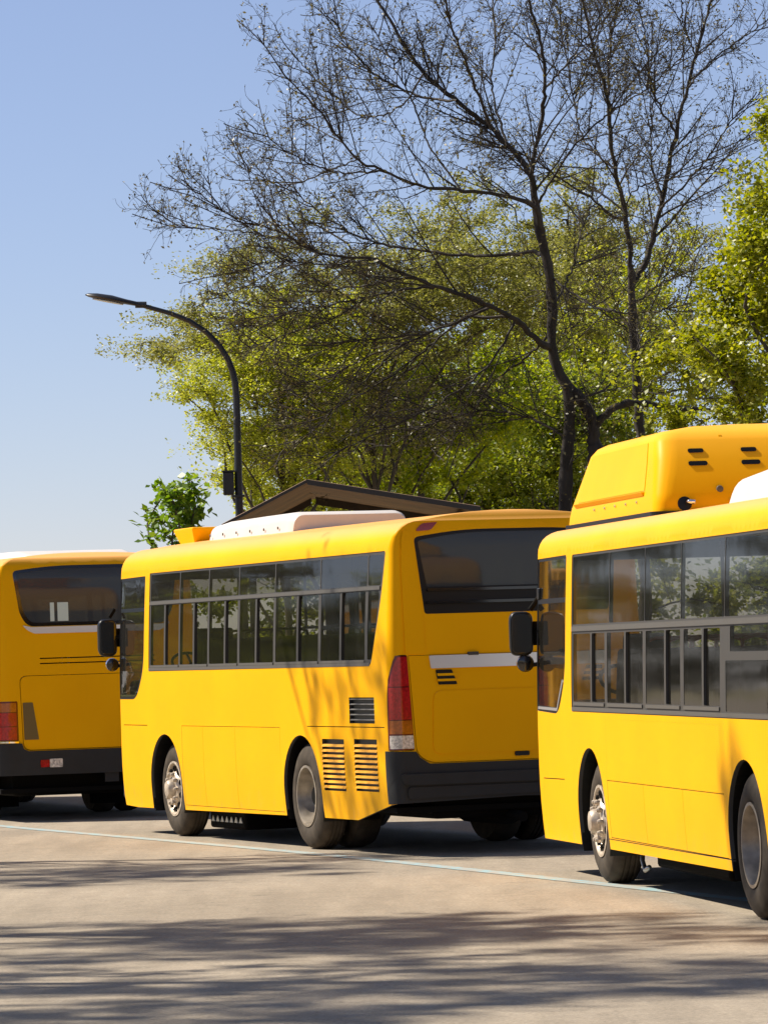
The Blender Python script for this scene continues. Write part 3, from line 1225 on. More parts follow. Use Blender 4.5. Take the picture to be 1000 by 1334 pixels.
def bus_middle():
    root = root_at(-0.8283, 44.1758, 1.9128, W2, 'bus')
    tag(root, 'whole yellow bus in the middle, white roof unit and black louvres on its flank', 'bus', 'yellow buses parked in a row')
    B = Body(-2.50, 6.36, W2, 0.13, 0.17, 2.80, 0.25, 0.09, tumble=0.05, zb=1.5, kr=0.10, kf=1.1)
    band = rounded([(5.13, 1.735), (5.13, 2.775), (-2.30, 2.785), (-2.22, 2.35), (-1.96, 1.745)], [0.02, 0.02, 0.04, 0.3, 0.06])
    drv = rounded([(6.235, 2.74), (5.29, 2.75), (5.31, 1.75), (5.60, 1.44), (6.235, 1.44)], [0.02, 0.03, 0.3, 0.14, 0.03])
    FX, RX = 4.60, 0.12
    holes = []
    for sd_ in (1, -1):
        holes.append(side_poly(B, band, sd_))
        holes.append(arch_poly(B, FX, 0.565, 0.51, sd_))
        holes.append(arch_poly(B, RX, 0.565, 0.53, sd_))
    holes.append(side_poly(B, drv, 1))
    door = rounded([(6.02, 2.72), (5.15, 2.74), (5.15, 0.42), (6.02, 0.42)], 0.04)
    holes.append(side_poly(B, door, -1))
    holes += windscreen_hole(B, 1.45, 2.72)
    # rear window
    rw = rounded([(-0.90, 2.20), (0.90, 2.20), (0.985, B.vz(2.90)), (0.5, B.vz(2.965)), (-0.5, B.vz(2.965)), (-0.985, B.vz(2.90))], [0.03, 0.03, 0.05, 0.3, 0.3, 0.05])
    holes.append(rw)
    # louvre openings
    v_hi = (-2.04, 1.215, -1.34, 1.455)
    v_a = (-1.16, 0.58, -0.53, 1.065)
    v_b = (-2.08, 0.59, -1.45, 1.07)
    for q in (v_hi, v_a, v_b):
        holes.append(side_poly(B, rect(*q), 1))
    # panels between the axles and round them
    gap = 0.005
    panels = []
    zs, zl = 0.345, 1.165
    for xa, xb in ((3.25, 3.98), (2.17, 3.25), (0.74, 2.17)):
        panels.append((xa, zs, xb, zl))
    for sd_ in (1, -1):
        for q in panels:
            holes.append(side_poly(B, rect(q[0]-gap/2, q[1]-gap/2, q[2]+gap/2, q[3]+gap/2), sd_))
        holes.append(side_poly(B, [(5.22, zl-0.004), (6.10, zl-0.004), (6.10, zl+0.004), (5.22, zl+0.004)], sd_))
        holes.append(side_poly(B, [(-2.30, zl+0.012), (-0.10, zl+0.012), (-0.10, zl+0.020), (-2.30, zl+0.020)], sd_))
    # tail lamps, engine door, corner seams
    lampL = rounded([(1.305, 1.55), (1.305, 0.975), (1.035, 0.965), (1.085, 1.835), (1.205, 1.835)], [0.25, 0.02, 0.03, 0.02, 0.08])
    for sgn in (1, -1):
        holes.append([(sgn*a, c) for a, c in lampL])
    edoor = rounded([(-1.02, 0.93), (-0.90, 0.85), (0.90, 0.85), (1.02, 0.93), (1.075, 1.828), (-1.075, 1.828)], [0.08, 0.1, 0.1, 0.08, 0.01, 0.01])
    holes.append(edoor)
    bottom = [(0, 0.52), (B.A, 0.50), (B.B, 0.475), (B.sx(-1.40), 0.318), (B.sx(0), 0.318), (B.sx(FX), 0.29), (B.sx(5.72), 0.285), (B.C, 0.30), (B.C+0.12, 0.325), (B.D, 0.36), (B.E, 0.36)]
    B.shell('body', bottom, holes, 'yellow', root)
    for sd_ in (1, -1):
        for q in panels:
            B.patch('side_panel', side_poly(B, rect(q[0]+gap/2, q[1]+gap/2, q[2]-gap/2, q[3]-gap/2), sd_), 'yellow', root, -0.0005, 0.025, ds=0.4)
    # flank windows: fixed panes above, sliding pairs below
    ups = [5.10, 4.04, 3.035, 2.03, 0.885, -0.478, -1.82, -2.27]
    los = [(5.09, 4.566, 4.05), (4.03, 3.545, 3.05), (3.02, 2.487, 2.05), (2.01, 1.472, 0.905), (0.865, 0.182, -0.455), (-0.50, -1.085, -1.79)]
    for sd_ in (1, -1):
        ops = []
        for a, b in zip(ups[:-2], ups[1:-1]):
            ops.append((rounded([(a-0.012, 2.478), (a-0.012, 2.755), (b+0.012, 2.755), (b+0.012, 2.478)], 0.02), 'top'))
        ops.append((rounded([(-1.84, 2.478), (-1.84, 2.755), (-2.24, 2.755), (-2.19, 2.478)], 0.03), 'top'))
        for a, m, b in los:
            ops.append((rounded([(a-0.015, 1.80), (a-0.015, 2.43), (m+0.026, 2.43), (m+0.026, 1.80)], 0.02), 'fix'))
            ops.append((rounded([(m-0.026, 1.80), (m-0.026, 2.43), (b+0.015, 2.43), (b+0.015, 1.80)], 0.02), 'slide'))
        ops.append((rounded([(-1.85, 1.80), (-1.85, 2.43), (-2.17, 2.43), (-1.99, 1.80)], [0.02, 0.02, 0.08, 0.08]), 'fix'))
        fo = windows_band(B, root, band, ops, sd_)
        for a, m, b in los:
            B.patch('sash_bar', side_poly(B, rect(min(a, b)+0.01, 1.775, max(a, b)-0.01, 1.797), sd_), 'frame_light', fo, 0.003, 0.012, ds=2, dv=2)
        B.patch('window_rail', side_poly(B, rect(-2.18, 2.437, 5.11, 2.470, 0.004), sd_), 'frame_light', fo, 0.004, 0.012, ds=1, dv=1)
        B.patch('window_sill', side_poly(B, rect(-1.93, 1.742, 5.12, 1.772, 0.004), sd_), 'frame_light', fo, 0.004, 0.012, ds=1, dv=1)
    ops = [(rounded([(6.205, 2.415), (6.205, 2.71), (5.33, 2.72), (5.33, 2.415)], 0.02), 'fix'),
           (rounded([(6.205, 1.49), (6.205, 2.375), (5.335, 2.375), (5.35, 1.78), (5.62, 1.49)], [0.03, 0.02, 0.02, 0.25, 0.1]), 'fix')]
    windows_band(B, root, drv, ops, 1, mat='black', name='driver_window_frame', pane='pane_smoked')
    B.patch('driver_window_trim', side_poly(B, rounded([(6.18, 1.47), (5.62, 1.47), (5.56, 1.51), (5.60, 1.525), (5.64, 1.49), (6.18, 1.49)], 0.0)), 'chrome', root, 0.004, 0.01)
    dr = windows_band(B, root, door, [(rect(5.20, 0.55, 5.56, 2.66, 0.03), 'fix'), (rect(5.61, 0.55, 5.97, 2.66, 0.03), 'fix')], -1, mat='black', name='door')
    windscreen(B, root, 1.45, 2.72)
    # rear window: dark glass, black band along its foot, rubber
    rin = rounded([(-0.865, 2.445), (0.865, 2.445), (0.945, B.vz(2.87)), (0.48, B.vz(2.94)), (-0.48, B.vz(2.94)), (-0.945, B.vz(2.87))], [0.02, 0.02, 0.04, 0.3, 0.3, 0.04])
    rf = B.patch('rear_window_frame', rw, 'black', root, -0.012, 0.02, [rin])
    B.patch('rear_window_pane', rin, 'pane_dark', rf, -0.018, 0.006)
    B.patch('rear_window_ledge', rect(-0.88, 2.29, 0.88, 2.315, 0.005), 'gloss_black', rf, 0.022, 0.035)
    B.patch('rear_window_ledge', rect(-0.87, 2.405, 0.87, 2.43, 0.005), 'gloss_black', rf, 0.012, 0.025)
    # raised centre field between the corner pillars
    B.patch('rear_field', rounded([(-0.89, 1.84), (0.89, 1.84), (0.905, 2.192), (-0.905, 2.192)], 0.02), 'yellow', root, 0.001, 0.012)
    for sgn in (1, -1):
        B.patch('corner_pillar', [(sgn*a, c) for a, c in ((0.915, 1.842), (1.10, 1.842), (1.115, B.vz(2.6)), (1.105, B.vz(2.97)), (1.005, B.vz(2.94)), (0.995, B.vz(2.90)), (0.922, 2.2))], 'yellow', root, 0.010, 0.012)
    # engine door
    ed = B.patch('engine_door', [(a*0.995, 1.343+(c-1.343)*0.992) for a, c in edoor], 'yellow', root, 0.004, 0.03)
    B.patch('door_field', rounded([(-0.86, 0.93), (0.86, 0.93), (0.84, 1.50), (-0.84, 1.50)], 0.08), 'yellow', ed, 0.013, 0.012)
    B.patch('door_trim', rounded([(-0.86, 1.705), (0.86, 1.705), (0.875, 1.822), (-0.875, 1.822)], 0.012), 'bright_trim', ed, 0.022, 0.02)
    B.patch('latch', rect(-0.07, 0.885, 0.07, 0.925, 0.012), 'black', ed, 0.018, 0.02)
    for yy in (0.45, -0.45):
        B.patch('hinge', rect(yy-0.05, 1.815, yy+0.05, 1.845, 0.006), 'frame', ed, 0.030, 0.03)
    for sgn in (1, -1):
        vb = B.patch('vent', [(sgn*a, c) for a, c in rounded([(0.61, 1.555), (0.79, 1.555), (0.815, 1.69), (0.66, 1.69)], 0.01)], 'black', ed, 0.0145, 0.02)
        for zz in (1.585, 1.635):
            B.patch('slat', [(sgn*a, c) for a, c in [(0.60, zz), (0.80, zz), (0.805, zz+0.022), (0.60, zz+0.022)]], 'yellow', vb, 0.020, 0.008)
    # bumper
    bsd = B.sx(-2.36)
    bump = [(-bsd, 0.485), (0, 0.52), (bsd, 0.485), (bsd, 0.965), (1.03, 0.955), (0.99, 0.90), (0.90, 0.842), (-0.90, 0.842), (-0.99, 0.90), (-1.03, 0.955), (-bsd, 0.965)]
    bo = B.patch('rear_bumper', bump, 'bumper', root, 0.022, 0.03)
    B.patch('bumper_step', rounded([(-1.15, 0.655), (1.15, 0.655), (1.18, 0.755), (-1.18, 0.755)], 0.04), 'bumper', bo, 0.065, 0.06)
    B.patch('bumper_lower', rounded([(-1.12, 0.53), (0, 0.545), (1.12, 0.53), (1.12, 0.635), (-1.12, 0.635)], 0.03), 'bumper', bo, 0.04, 0.03)
    for sgn in (1, -1):
        def lp(z0, z1):
            def xin(z):
                return 1.043+(z-0.965)/(1.83-0.965)*0.047
            def xout(z):
                return 1.297 if z < 1.50 else 1.297-(0.10*((z-1.5)/0.335)**1.6)
            q = [(xin(z0), z0), (xout(z0), z0)]
            for t in (0.25, 0.5, 0.75):
                zz = z0+(z1-z0)*t
                q.append((xout(zz), zz))
            q += [(xout(z1), z1), (xin(z1), z1)]
            return [(sgn*a, c) for a, c in q]
        tl = B.patch('tail_light', lp(0.972, 1.828), 'dark_red_lens', root, 0.004, 0.03, dv=0.05, step=0.03)
        for (z0, z1, m) in ((1.55, 1.815, 'red_lens'), (1.25, 1.54, 'red_lens'), (1.12, 1.24, 'amber_lens'), (0.985, 1.105, 'clear_lens')):
            B.patch({'red_lens': 'brake_lens', 'amber_lens': 'indicator_lens', 'clear_lens': 'reverse_lens'}[m], [(a if abs(a) < 1.13 else a-sgn*0.03, c) for a, c in lp(z0, z1)], m, tl, 0.012, 0.012, dv=0.05, step=0.03)
        B.patch('marker_light', rounded([(sgn*0.825, B.vz(2.962)), (sgn*0.975, B.vz(2.952)), (sgn*0.975, B.vz(3.022)), (sgn*0.825, B.vz(3.032))], 0.03), 'marker_red', root, 0.012, 0.02)
    louvre(B, root, 'vent_grille', *v_hi, 5, mat='frame_light')
    louvre(B, root, 'vent_grille', *v_a, 10)
    louvre(B, root, 'vent_grille', *v_b, 10)
    # wheels
    for sgn in (1, -1):
        make_wheel(root, FX, sgn*(W2-0.09), 0.50, sgn, True)
        make_wheel(root, RX, sgn*(W2-0.05), 0.51, sgn, False, dual=True)
        wheel_housing(root, FX, sgn, 0.565, W2, 0.51)
        wheel_housing(root, RX, sgn, 0.565, W2, 0.53, 0.60)
    underbody(root, B, (FX, RX))
    # tank under the floor behind the front wheel, pale triangles painted as sunlit gaps
    tk = MB()
    tk.box((2.86, 0.30, 0.10), (4.05, 0.95, 0.40))
    to = tk.build('battery_box', 'chassis', root, bevel=0.03)
    rfm = None
    for k in range(7):
        if rfm is None:
            q = MB()
            q.add([(-0.055, 0, -0.03), (0.055, 0, -0.03), (0, 0, 0.03), (-0.055, -0.01, -0.03), (0.055, -0.01, -0.03), (0, -0.01, 0.03)],
                  [(0, 1, 2), (3, 5, 4), (0, 3, 4, 1), (1, 4, 5, 2), (2, 5, 3, 0)])
            rfm = q.build('sunlit_gap', 'plate', to)
            rfm.location = (2.97, 0.963, 0.20)
        else:
            copy_obj(rfm, to, (2.97+k*0.155, 0.963, 0.20))
    mf = MB()
    ex = MB()
    ex.tube([(-2.25, 0.05, 0.38), (-1.2, 0.05, 0.38)], 0.13, 16)
    ex.tube([(-2.25, 0.05, 0.36), (-2.62, 0.05, 0.33)], 0.045, 12)
    ex.build('exhaust', 'chassis', root, sharp=40)
    eb = MB()
    eb.box((-2.3, -0.8, 0.33), (-0.7, 0.8, 0.7))
    eb.build('engine_sump', 'chassis', root, bevel=0.05)
    # mirrors
    mirror(root, B, ((6.40, W2+0.075, 2.11), (0.20, 0.40)), [[(6.40, W2-0.02, 2.42), (6.40, W2+0.04, 2.33)], [(6.25, W2-0.05, 2.12), (6.39, W2-0.01, 2.11)]], (6.36, W2+0.03, 1.815, 0.072))
    # roof: white air-conditioning housing in two lengths, yellow scoop ahead of it
    ac = MB()
    rings = []
    for x, hw, z0, z1 in ((5.14, 0.48, 3.02, 3.13), (5.08, 0.56, 3.02, 3.19), (4.85, 0.625, 3.02, 3.255), (4.3, 0.645, 3.02, 3.285), (3.2, 0.645, 3.02, 3.295), (2.20, 0.645, 3.02, 3.30), (2.10, 0.64, 3.02, 3.285), (2.06, 0.625, 3.02, 3.265)):
        q = rounded([(-hw, z0), (hw, z0), (hw*0.93, z1), (-hw*0.93, z1)], [0, 0, 0.10, 0.10], 5)
        rings.append([(x, a, c) for a, c in q])
    ac.loft(rings)
    a1 = ac.build('roof_air_conditioner', 'ac_white', root, sharp=50)
    bolt = None
    for k in range(6):
        if bolt is None:
            q = MB()
            q.lathe_y([(0.016, 0.0), (0.014, 0.008), (0.001, 0.010)], 8)
            bolt = q.build('bolt', 'frame_light', a1)
            bolt.location = (4.75, 0.632, 3.15)
        else:
            copy_obj(bolt, a1, (4.75-k*0.46, 0.638, 3.15))
    sp = MB()
    lo = [(5.40, 0.60), (5.98, 0.57), (5.98, -0.57), (5.40, -0.60)]
    hi = [(5.30, 0.66), (6.12, 0.62), (6.12, -0.62), (5.30, -0.66)]
    sp.loft([[(a, c, 3.0) for a, c in lo], [(a, c, 3.06) for a, c in lo], [(a, c, 3.235) for a, c in hi], [(a, c, 3.262) for a, c in hi]])
    so = sp.build('roof_scoop', 'yellow_fairing', root, bevel=0.012)
    front_end(B, root, 0.3, 1.4)
    interior(root, B, 1.02, [-1.75, -0.95, -0.15, 0.65, 1.45, 2.25, 3.05, 3.85], 'black', (FX, RX))
    return root, B


bus_middle()


# ================================================================== the right bus
def bus_right():
    root = root_at(2.3725, 30.8818, 1.7202, W2, 'bus')
    tag(root, 'nearest yellow bus, cut by the right edge, with tall yellow roof fairing', 'bus', 'yellow buses parked in a row')
    B = Body(-2.65, 7.84, W2, 0.15, 0.14, 2.64, 0.19, 0.06, tumble=0.045, zb=1.3, kr=0.5, kf=1.1)
    FX, RX = 5.52, 0.12
    band = rounded([(6.20, 1.345), (6.20, 2.60), (-2.25, 2.60), (-2.25, 1.345)], [0.03, 0.03, 0.05, 0.05])
    drv = rounded([(7.72, 2.60), (6.44, 2.605), (6.46, 1.62), (6.78, 1.32), (7.73, 1.34)], [0.03, 0.04, 0.3, 0.14, 0.05])
    door_f = rect(6.50, 0.40, 7.42, 2.56, 0.04)
    door_m = rect(1.6, 0.40, 2.75, 2.56, 0.04)
    band_r = rounded([(6.2, 1.345), (6.2, 2.60), (2.85, 2.60), (2.85, 1.345)], 0.03)
    band_r2 = rounded([(1.5, 1.345), (1.5, 2.60), (-2.25, 2.60), (-2.25, 1.345)], 0.03)
    holes = [side_poly(B, band), side_poly(B, drv), side_poly(B, band_r, -1), side_poly(B, band_r2, -1), side_poly(B, door_f, -1), side_poly(B, door_m, -1)]
    for sd_ in (1, -1):
        holes.append(arch_poly(B, FX, 0.575, 0.49, sd_))
        holes.append(arch_poly(B, RX, 0.575, 0.50, sd_))
    holes += windscreen_hole(B, 1.15, 2.58)
    rw = rounded([(-0.95, 1.75), (0.95, 1.75), (0.95, 2.55), (-0.95, 2.55)], 0.08)
    holes.append(rw)
    gap = 0.006
    zl = 0.826
    lower = [(3.475, 4.835), (2.10, 3.475), (0.76, 2.10)]
    for xa, xb in lower:
        holes.append(side_poly(B, rect(xa-gap/2, 0.385-gap/2, xb+gap/2, zl+gap/2), 1))
        holes.append(side_poly(B, rect(xa-gap/2, zl+gap/2+0.006, xb+gap/2, 1.30, 0.01), 1))
    holes.append(side_poly(B, [(6.60, 0.790), (7.52, 0.780), (7.52, 0.788), (6.60, 0.798)]))
    holes.append(side_poly(B, [(0.62, 0.377), (4.95, 0.367), (4.95, 0.374), (0.62, 0.384)]))
    bottom = [(0, 0.42), (B.A, 0.42), (B.B, 0.40), (B.sx(-1.4), 0.31), (B.sx(0), 0.305), (B.sx(FX), 0.29), (B.C, 0.28), (B.D, 0.30), (B.E, 0.30)]
    B.shell('body', bottom, holes, 'yellow', root)
    for xa, xb in lower:
        B.patch('side_panel', side_poly(B, rect(xa+gap/2, 0.385+gap/2, xb-gap/2, zl-gap/2)), 'yellow', root, -0.0005, 0.025, ds=0.4)
        B.patch('side_panel', side_poly(B, rect(xa-gap/2+0.0005, zl+gap/2+0.0065, xb+gap/2-0.0005, 1.2995, 0.01)), 'yellow', root, -0.0002, 0.025, ds=0.4)
    # near flank windows
    ups = [6.18, 4.685, 3.35, 2.085, 0.67, -0.65, -2.22]
    ops = []
    for a, b in zip(ups[:-1], ups[1:]):
        ops.append((rounded([(a-0.006, 2.04), (a-0.006, 2.58), (b+0.006, 2.58), (b+0.006, 2.04)], 0.015), 'fix'))
    los = [(6.17, 5.406, 4.85), (4.79, 4.076, 3.40), (3.33, 2.624, 2.085), (2.01, 1.361, 0.80)]
    for a, m, b in los:
        ops.append((rounded([(a-0.025, 1.425), (a-0.025, 1.965), (m+0.03, 1.965), (m+0.03, 1.425)], 0.02), 'fix'))
        ops.append((rounded([(m-0.03, 1.425), (m-0.03, 1.965), (b+0.015, 1.965), (b+0.015, 1.425)], 0.02), 'slide'))
    for a, b in ((0.50, -0.62), (-0.70, -2.20)):
        ops.append((rounded([(a, 1.80), (a, 1.975), (b, 1.975), (b, 1.80)], 0.015), 'fix'))
        ops.append((rounded([(a+0.14, 1.39), (a+0.14, 1.74), (b, 1.74), (b, 1.39)], 0.015), 'fix'))
    fo = windows_band(B, root, band, ops, 1, mat='frame')
    B.patch('window_rail', side_poly(B, rect(-2.2, 1.985, 6.18, 2.025, 0.004)), 'frame_light', fo, 0.004, 0.012, ds=1, dv=1)
    B.patch('window_sill', side_poly(B, rect(-2.2, 1.352, 6.18, 1.382, 0.004)), 'frame_light', fo, 0.004, 0.012, ds=1, dv=1)
    for a, m, b in los:
        B.patch('sash_bar', side_poly(B, rect(min(a, b)+0.02, 1.395, max(a, b)-0.04, 1.42)), 'frame_light', fo, 0.003, 0.012, ds=2, dv=2)
    ops = [(rounded([(7.685, 2.265), (7.685, 2.575), (6.48, 2.58), (6.48, 2.265)], 0.02), 'fix'),
           (rounded([(7.69, 1.385), (7.69, 2.225), (6.485, 2.225), (6.50, 1.65), (6.80, 1.37)], [0.05, 0.02, 0.02, 0.25, 0.1]), 'fix')]
    windows_band(B, root, drv, ops, 1, mat='black', name='driver_window_frame', pane='pane_smoked')
    B.patch('driver_window_trim', side_poly(B, rounded([(7.66, 1.355), (6.82, 1.345), (6.56, 1.58), (6.585, 1.60), (6.83, 1.368), (7.66, 1.376)], 0.0)), 'silver', root, 0.004, 0.01)
    # far flank
    f1 = windows_band(B, root, band_r, [(rect(a+0.03, 1.40, b-0.03, 2.56, 0.03), 'fix') for a, b in ((2.9, 4.0), (4.0, 5.1), (5.1, 6.15))], -1)
    f2 = windows_band(B, root, band_r2, [(rect(a+0.03, 1.40, b-0.03, 2.56, 0.03), 'fix') for a, b in ((-2.2, -1.0), (-1.0, 0.25), (0.25, 1.45))], -1)
    windows_band(B, root, door_f, [(rect(6.55, 0.55, 6.93, 2.50, 0.03), 'fix'), (rect(6.99, 0.55, 7.37, 2.50, 0.03), 'fix')], -1, mat='black', name='door')
    windows_band(B, root, door_m, [(rect(1.65, 0.55, 2.14, 2.50, 0.03), 'fix'), (rect(2.20, 0.55, 2.70, 2.50, 0.03), 'fix')], -1, mat='black', name='door')
    windscreen(B, root, 1.15, 2.58)
    rf = B.patch('rear_window_frame', rw, 'black', root, -0.01, 0.02, [rounded([(-0.91, 1.79), (0.91, 1.79), (0.91, 2.51), (-0.91, 2.51)], 0.06)])
    B.patch('rear_window_pane', rounded([(-0.91, 1.79), (0.91, 1.79), (0.91, 2.51), (-0.91, 2.51)], 0.06), 'pane_dark', rf, -0.018, 0.006)
    bs = B.sx(-2.45)
    B.patch('rear_bumper', rounded([(-bs, 0.40), (bs, 0.40), (bs, 0.85), (-bs, 0.85)], 0.02), 'bumper', root, 0.025, 0.03)
    for sgn in (1, -1):
        B.patch('tail_light', [(sgn*a, c) for a, c in rounded([(1.0, 0.9), (1.2, 0.9), (1.2, 1.5), (1.0, 1.5)], 0.03)], 'red_lens', root, 0.012, 0.03)
        make_wheel(root, FX, sgn*(W2-0.07), 0.49, sgn, True)
        make_wheel(root, RX, sgn*(W2-0.035), 0.50, sgn, False, dual=True)
        wheel_housing(root, FX, sgn, 0.575, W2, 0.49)
        wheel_housing(root, RX, sgn, 0.575, W2, 0.50, 0.60)
    underbody(root, B, (FX, RX), 0.38)
    tk = MB()
    tk.box((2.0, 0.35, 0.16), (4.5, 0.95, 0.42))
    tk.build('battery_box', 'chassis', root, bevel=0.03)
    hs = MB()
    hs.tube([(4.85, 0.98, 0.42), (4.80, 1.0, 0.20), (4.70, 1.0, 0.13), (4.55, 1.0, 0.16)], 0.02, 8)
    hs.build('brake_hose', 'pole_metal', root, smooth=True)
    mirror(root, B, ((7.80, W2+0.105, 1.985), (0.195, 0.37)), [[(7.80, W2-0.1, 2.34), (7.80, W2+0.02, 2.18)], [(7.62, W2-0.06, 2.0), (7.78, W2-0.03, 2.0)]], (7.78, W2+0.075, 1.735, 0.072))
    bx = MB()
    bx.box((7.60, W2-0.09, 2.26), (7.70, W2-0.02, 2.36))
    bx.build('mirror_bracket', 'black', root, bevel=0.01)
    # tall fairing over the gas cylinders
    fr = MB()
    rings = []
    for z, xr_, xf_, hw, r in ((2.74, 3.84, 7.42, 1.02, 0.10), (2.92, 3.86, 7.36, 1.01, 0.12), (3.00, 3.88, 7.32, 1.00, 0.14), (3.25, 4.02, 7.05, 0.95, 0.17), (3.40, 4.11, 6.84, 0.925, 0.16), (3.455, 4.17, 6.74, 0.885, 0.15), (3.485, 4.24, 6.64, 0.82, 0.14),
                               (3.52, 4.36, 6.45, 0.60, 0.12), (3.535, 4.50, 6.2, 0.25, 0.08)):
        q = rounded([(xr_, -hw), (xf_, -hw), (xf_, hw), (xr_, hw)], r, 6)
        rings.append([(a, c, z) for a, c in q])
    fr.loft(rings)
    fo = fr.build('roof_fairing', 'yellow_fairing', root, sharp=32)
    gk = MB()
    q1 = rounded([(3.84-0.012, -1.02-0.012), (7.42+0.012, -1.02-0.012), (7.42+0.012, 1.02+0.012), (3.84-0.012, 1.02+0.012)], 0.11, 6)
    gk.loft([[(a, c, 2.75) for a, c in q1], [(a, c, 2.862) for a, c in q1]])
    gk.build('gasket', 'black', fo)
    pn = MB()
    # raised panel on the sloping left flank with a gutter below it
    def flank(x, z, o):
        hw = np.interp(z, [2.74, 2.92, 3.0, 3.25, 3.40, 3.47], [1.02, 1.01, 1.0, 0.95, 0.925, 0.86])
        return (x, hw+o, z)
    pts_o = []
    for z in (3.035, 3.13, 3.25, 3.36, 3.40):
        pts_o.append([flank(4.28+(z-3.0)*0.35, z, 0.005), flank(6.98-(z-3.0)*0.9, z, 0.005)])
    vs_ = [p for r_ in pts_o for p in r_]
    n_ = len(pts_o)
    vs_ += [(p[0], p[1]-0.03, p[2]) for p in vs_]
    fs_ = [(2*i, 2*i+1, 2*i+3, 2*i+2)[::-1] for i in range(n_-1)]
    rim_ = [0]+[2*i for i in range(1, n_)]+[2*i+1 for i in range(n_-1, -1, -1)]
    for i in range(len(rim_)):
        a, b = rim_[i], rim_[(i+1) % len(rim_)]
        fs_.append((a, b, b+2*n_, a+2*n_))
    pn.add(vs_, fs_)
    pn.build('side_hatch', 'yellow', fo, sharp=35)
    gt = MB()
    gt.add([flank(4.30, 2.995, 0.006), flank(7.02, 2.995, 0.006), flank(7.02, 3.022, 0.028), flank(4.30, 3.022, 0.028), flank(4.30, 2.98, -0.03), flank(7.02, 2.98, -0.03), flank(7.02, 3.03, -0.03), flank(4.30, 3.03, -0.03)],
           [(0, 3, 2, 1), (3, 7, 6, 2), (0, 1, 5, 4), (1, 2, 6, 5), (0, 4, 7, 3)])
    gt.build('hatch_gutter', 'yellow_fairing', fo)
    bolt = None
    for k in range(5):
        if bolt is None:
            q = MB()
            q.lathe_y([(0.011, 0.0), (0.009, 0.006), (0.001, 0.008)], 8)
            bolt = q.build('bolt', 'silver', fo)
            bolt.location = (6.2, 1.012, 2.955)
        else:
            copy_obj(bolt, fo, (6.2-0.42*k, 1.012, 2.955))
    # rear face: seams and slots
    def back(y, z, o):
        x = np.interp(z, [2.74, 2.92, 3.0, 3.25, 3.40, 3.455], [3.84, 3.86, 3.88, 4.02, 4.11, 4.17])
        return (x-o, y, z)

    def slot(y0, z0, y1, z1, mat, nm):
        q = rounded([(y0, z0), (y1, z0), (y1, z1), (y0, z1)], 0.02, 4)
        s = MB()
        s.loft([[back(a, c, -0.02) for a, c in q], [back(a, c, 0.009) for a, c in q]])
        return s.build(nm, mat, fo)
    for y in (0.71, 0.30, -0.12, -0.54):
        slot(y-0.145, 3.205, y+0.0, 3.24, 'black', 'vent_slot')
        slot(y-0.13, 3.305, y-0.01, 3.338, 'black', 'vent_slot')
    for y in (0.43, -0.02, -0.45):
        q = MB()
        q.add([back(y-0.012, 2.93, 0.008), back(y+0.012, 2.93, 0.008), back(y+0.012, 3.44, 0.008), back(y-0.012, 3.44, 0.008), back(y-0.012, 2.93, -0.03), back(y+0.012, 2.93, -0.03), back(y+0.012, 3.44, -0.03), back(y-0.012, 3.44, -0.03)],
              [(0, 1, 2, 3)[::-1], (0, 1, 5, 4), (0, 3, 7, 4), (1, 2, 6, 5), (2, 3, 7, 6)])
        q.build('seam_strip', 'yellow_fairing', fo)
    q = MB()
    ring1 = [(0.055*math.cos(a), 0.055*math.sin(a)) for a in np.linspace(0, 2*PI, 17)[:-1]]
    q.loft([[back(0.78+a, 2.915+c, -0.02) for a, c in ring1], [back(0.78+a, 2.915+c, 0.004) for a, c in ring1]])
    q.build('hose_opening', 'black', fo)
    q = MB()
    q.tube([(3.86, 0.77, 2.925), (3.82, 0.75, 2.93), (3.81, 0.71, 2.925)], 0.018, 10)
    q.build('filler_pipe', 'chrome', fo, smooth=True)
    q = MB()
    q.lathe_z([(0.001, 0.02), (0.025, 0.015), (0.028, 0)], 12)
    qo = q.build('grommet', 'frame_light', fo)
    qo.location = back(0.50, 3.02, 0.0)
    qo.rotation_euler = (0, -PI/2, 0)
    # white air-conditioning pod behind the fairing
    ac = MB()
    rings = []
    for x, hw, z1 in ((2.95, 0.55, 2.92), (2.85, 0.68, 3.00), (2.55, 0.76, 3.06), (1.6, 0.80, 3.09), (0.2, 0.80, 3.09), (-0.6, 0.74, 3.03), (-0.8, 0.6, 2.95)):
        q = rounded([(-hw, 2.80), (hw, 2.80), (hw*0.88, z1), (-hw*0.88, z1)], [0, 0, 0.13, 0.13], 5)
        rings.append([(x, a, c) for a, c in q])
    ac.loft(rings)
    a1 = ac.build('roof_air_conditioner', 'ac_white', root, sharp=50)
    front_end(B, root, 0.3, 1.1)
    interior(root, B, 0.80, [-1.6, -0.75, 0.1, 0.95, 1.8, 2.65, 3.5, 4.35, 5.2], 'orange_plastic', (FX, RX))
    return root


bus_right()


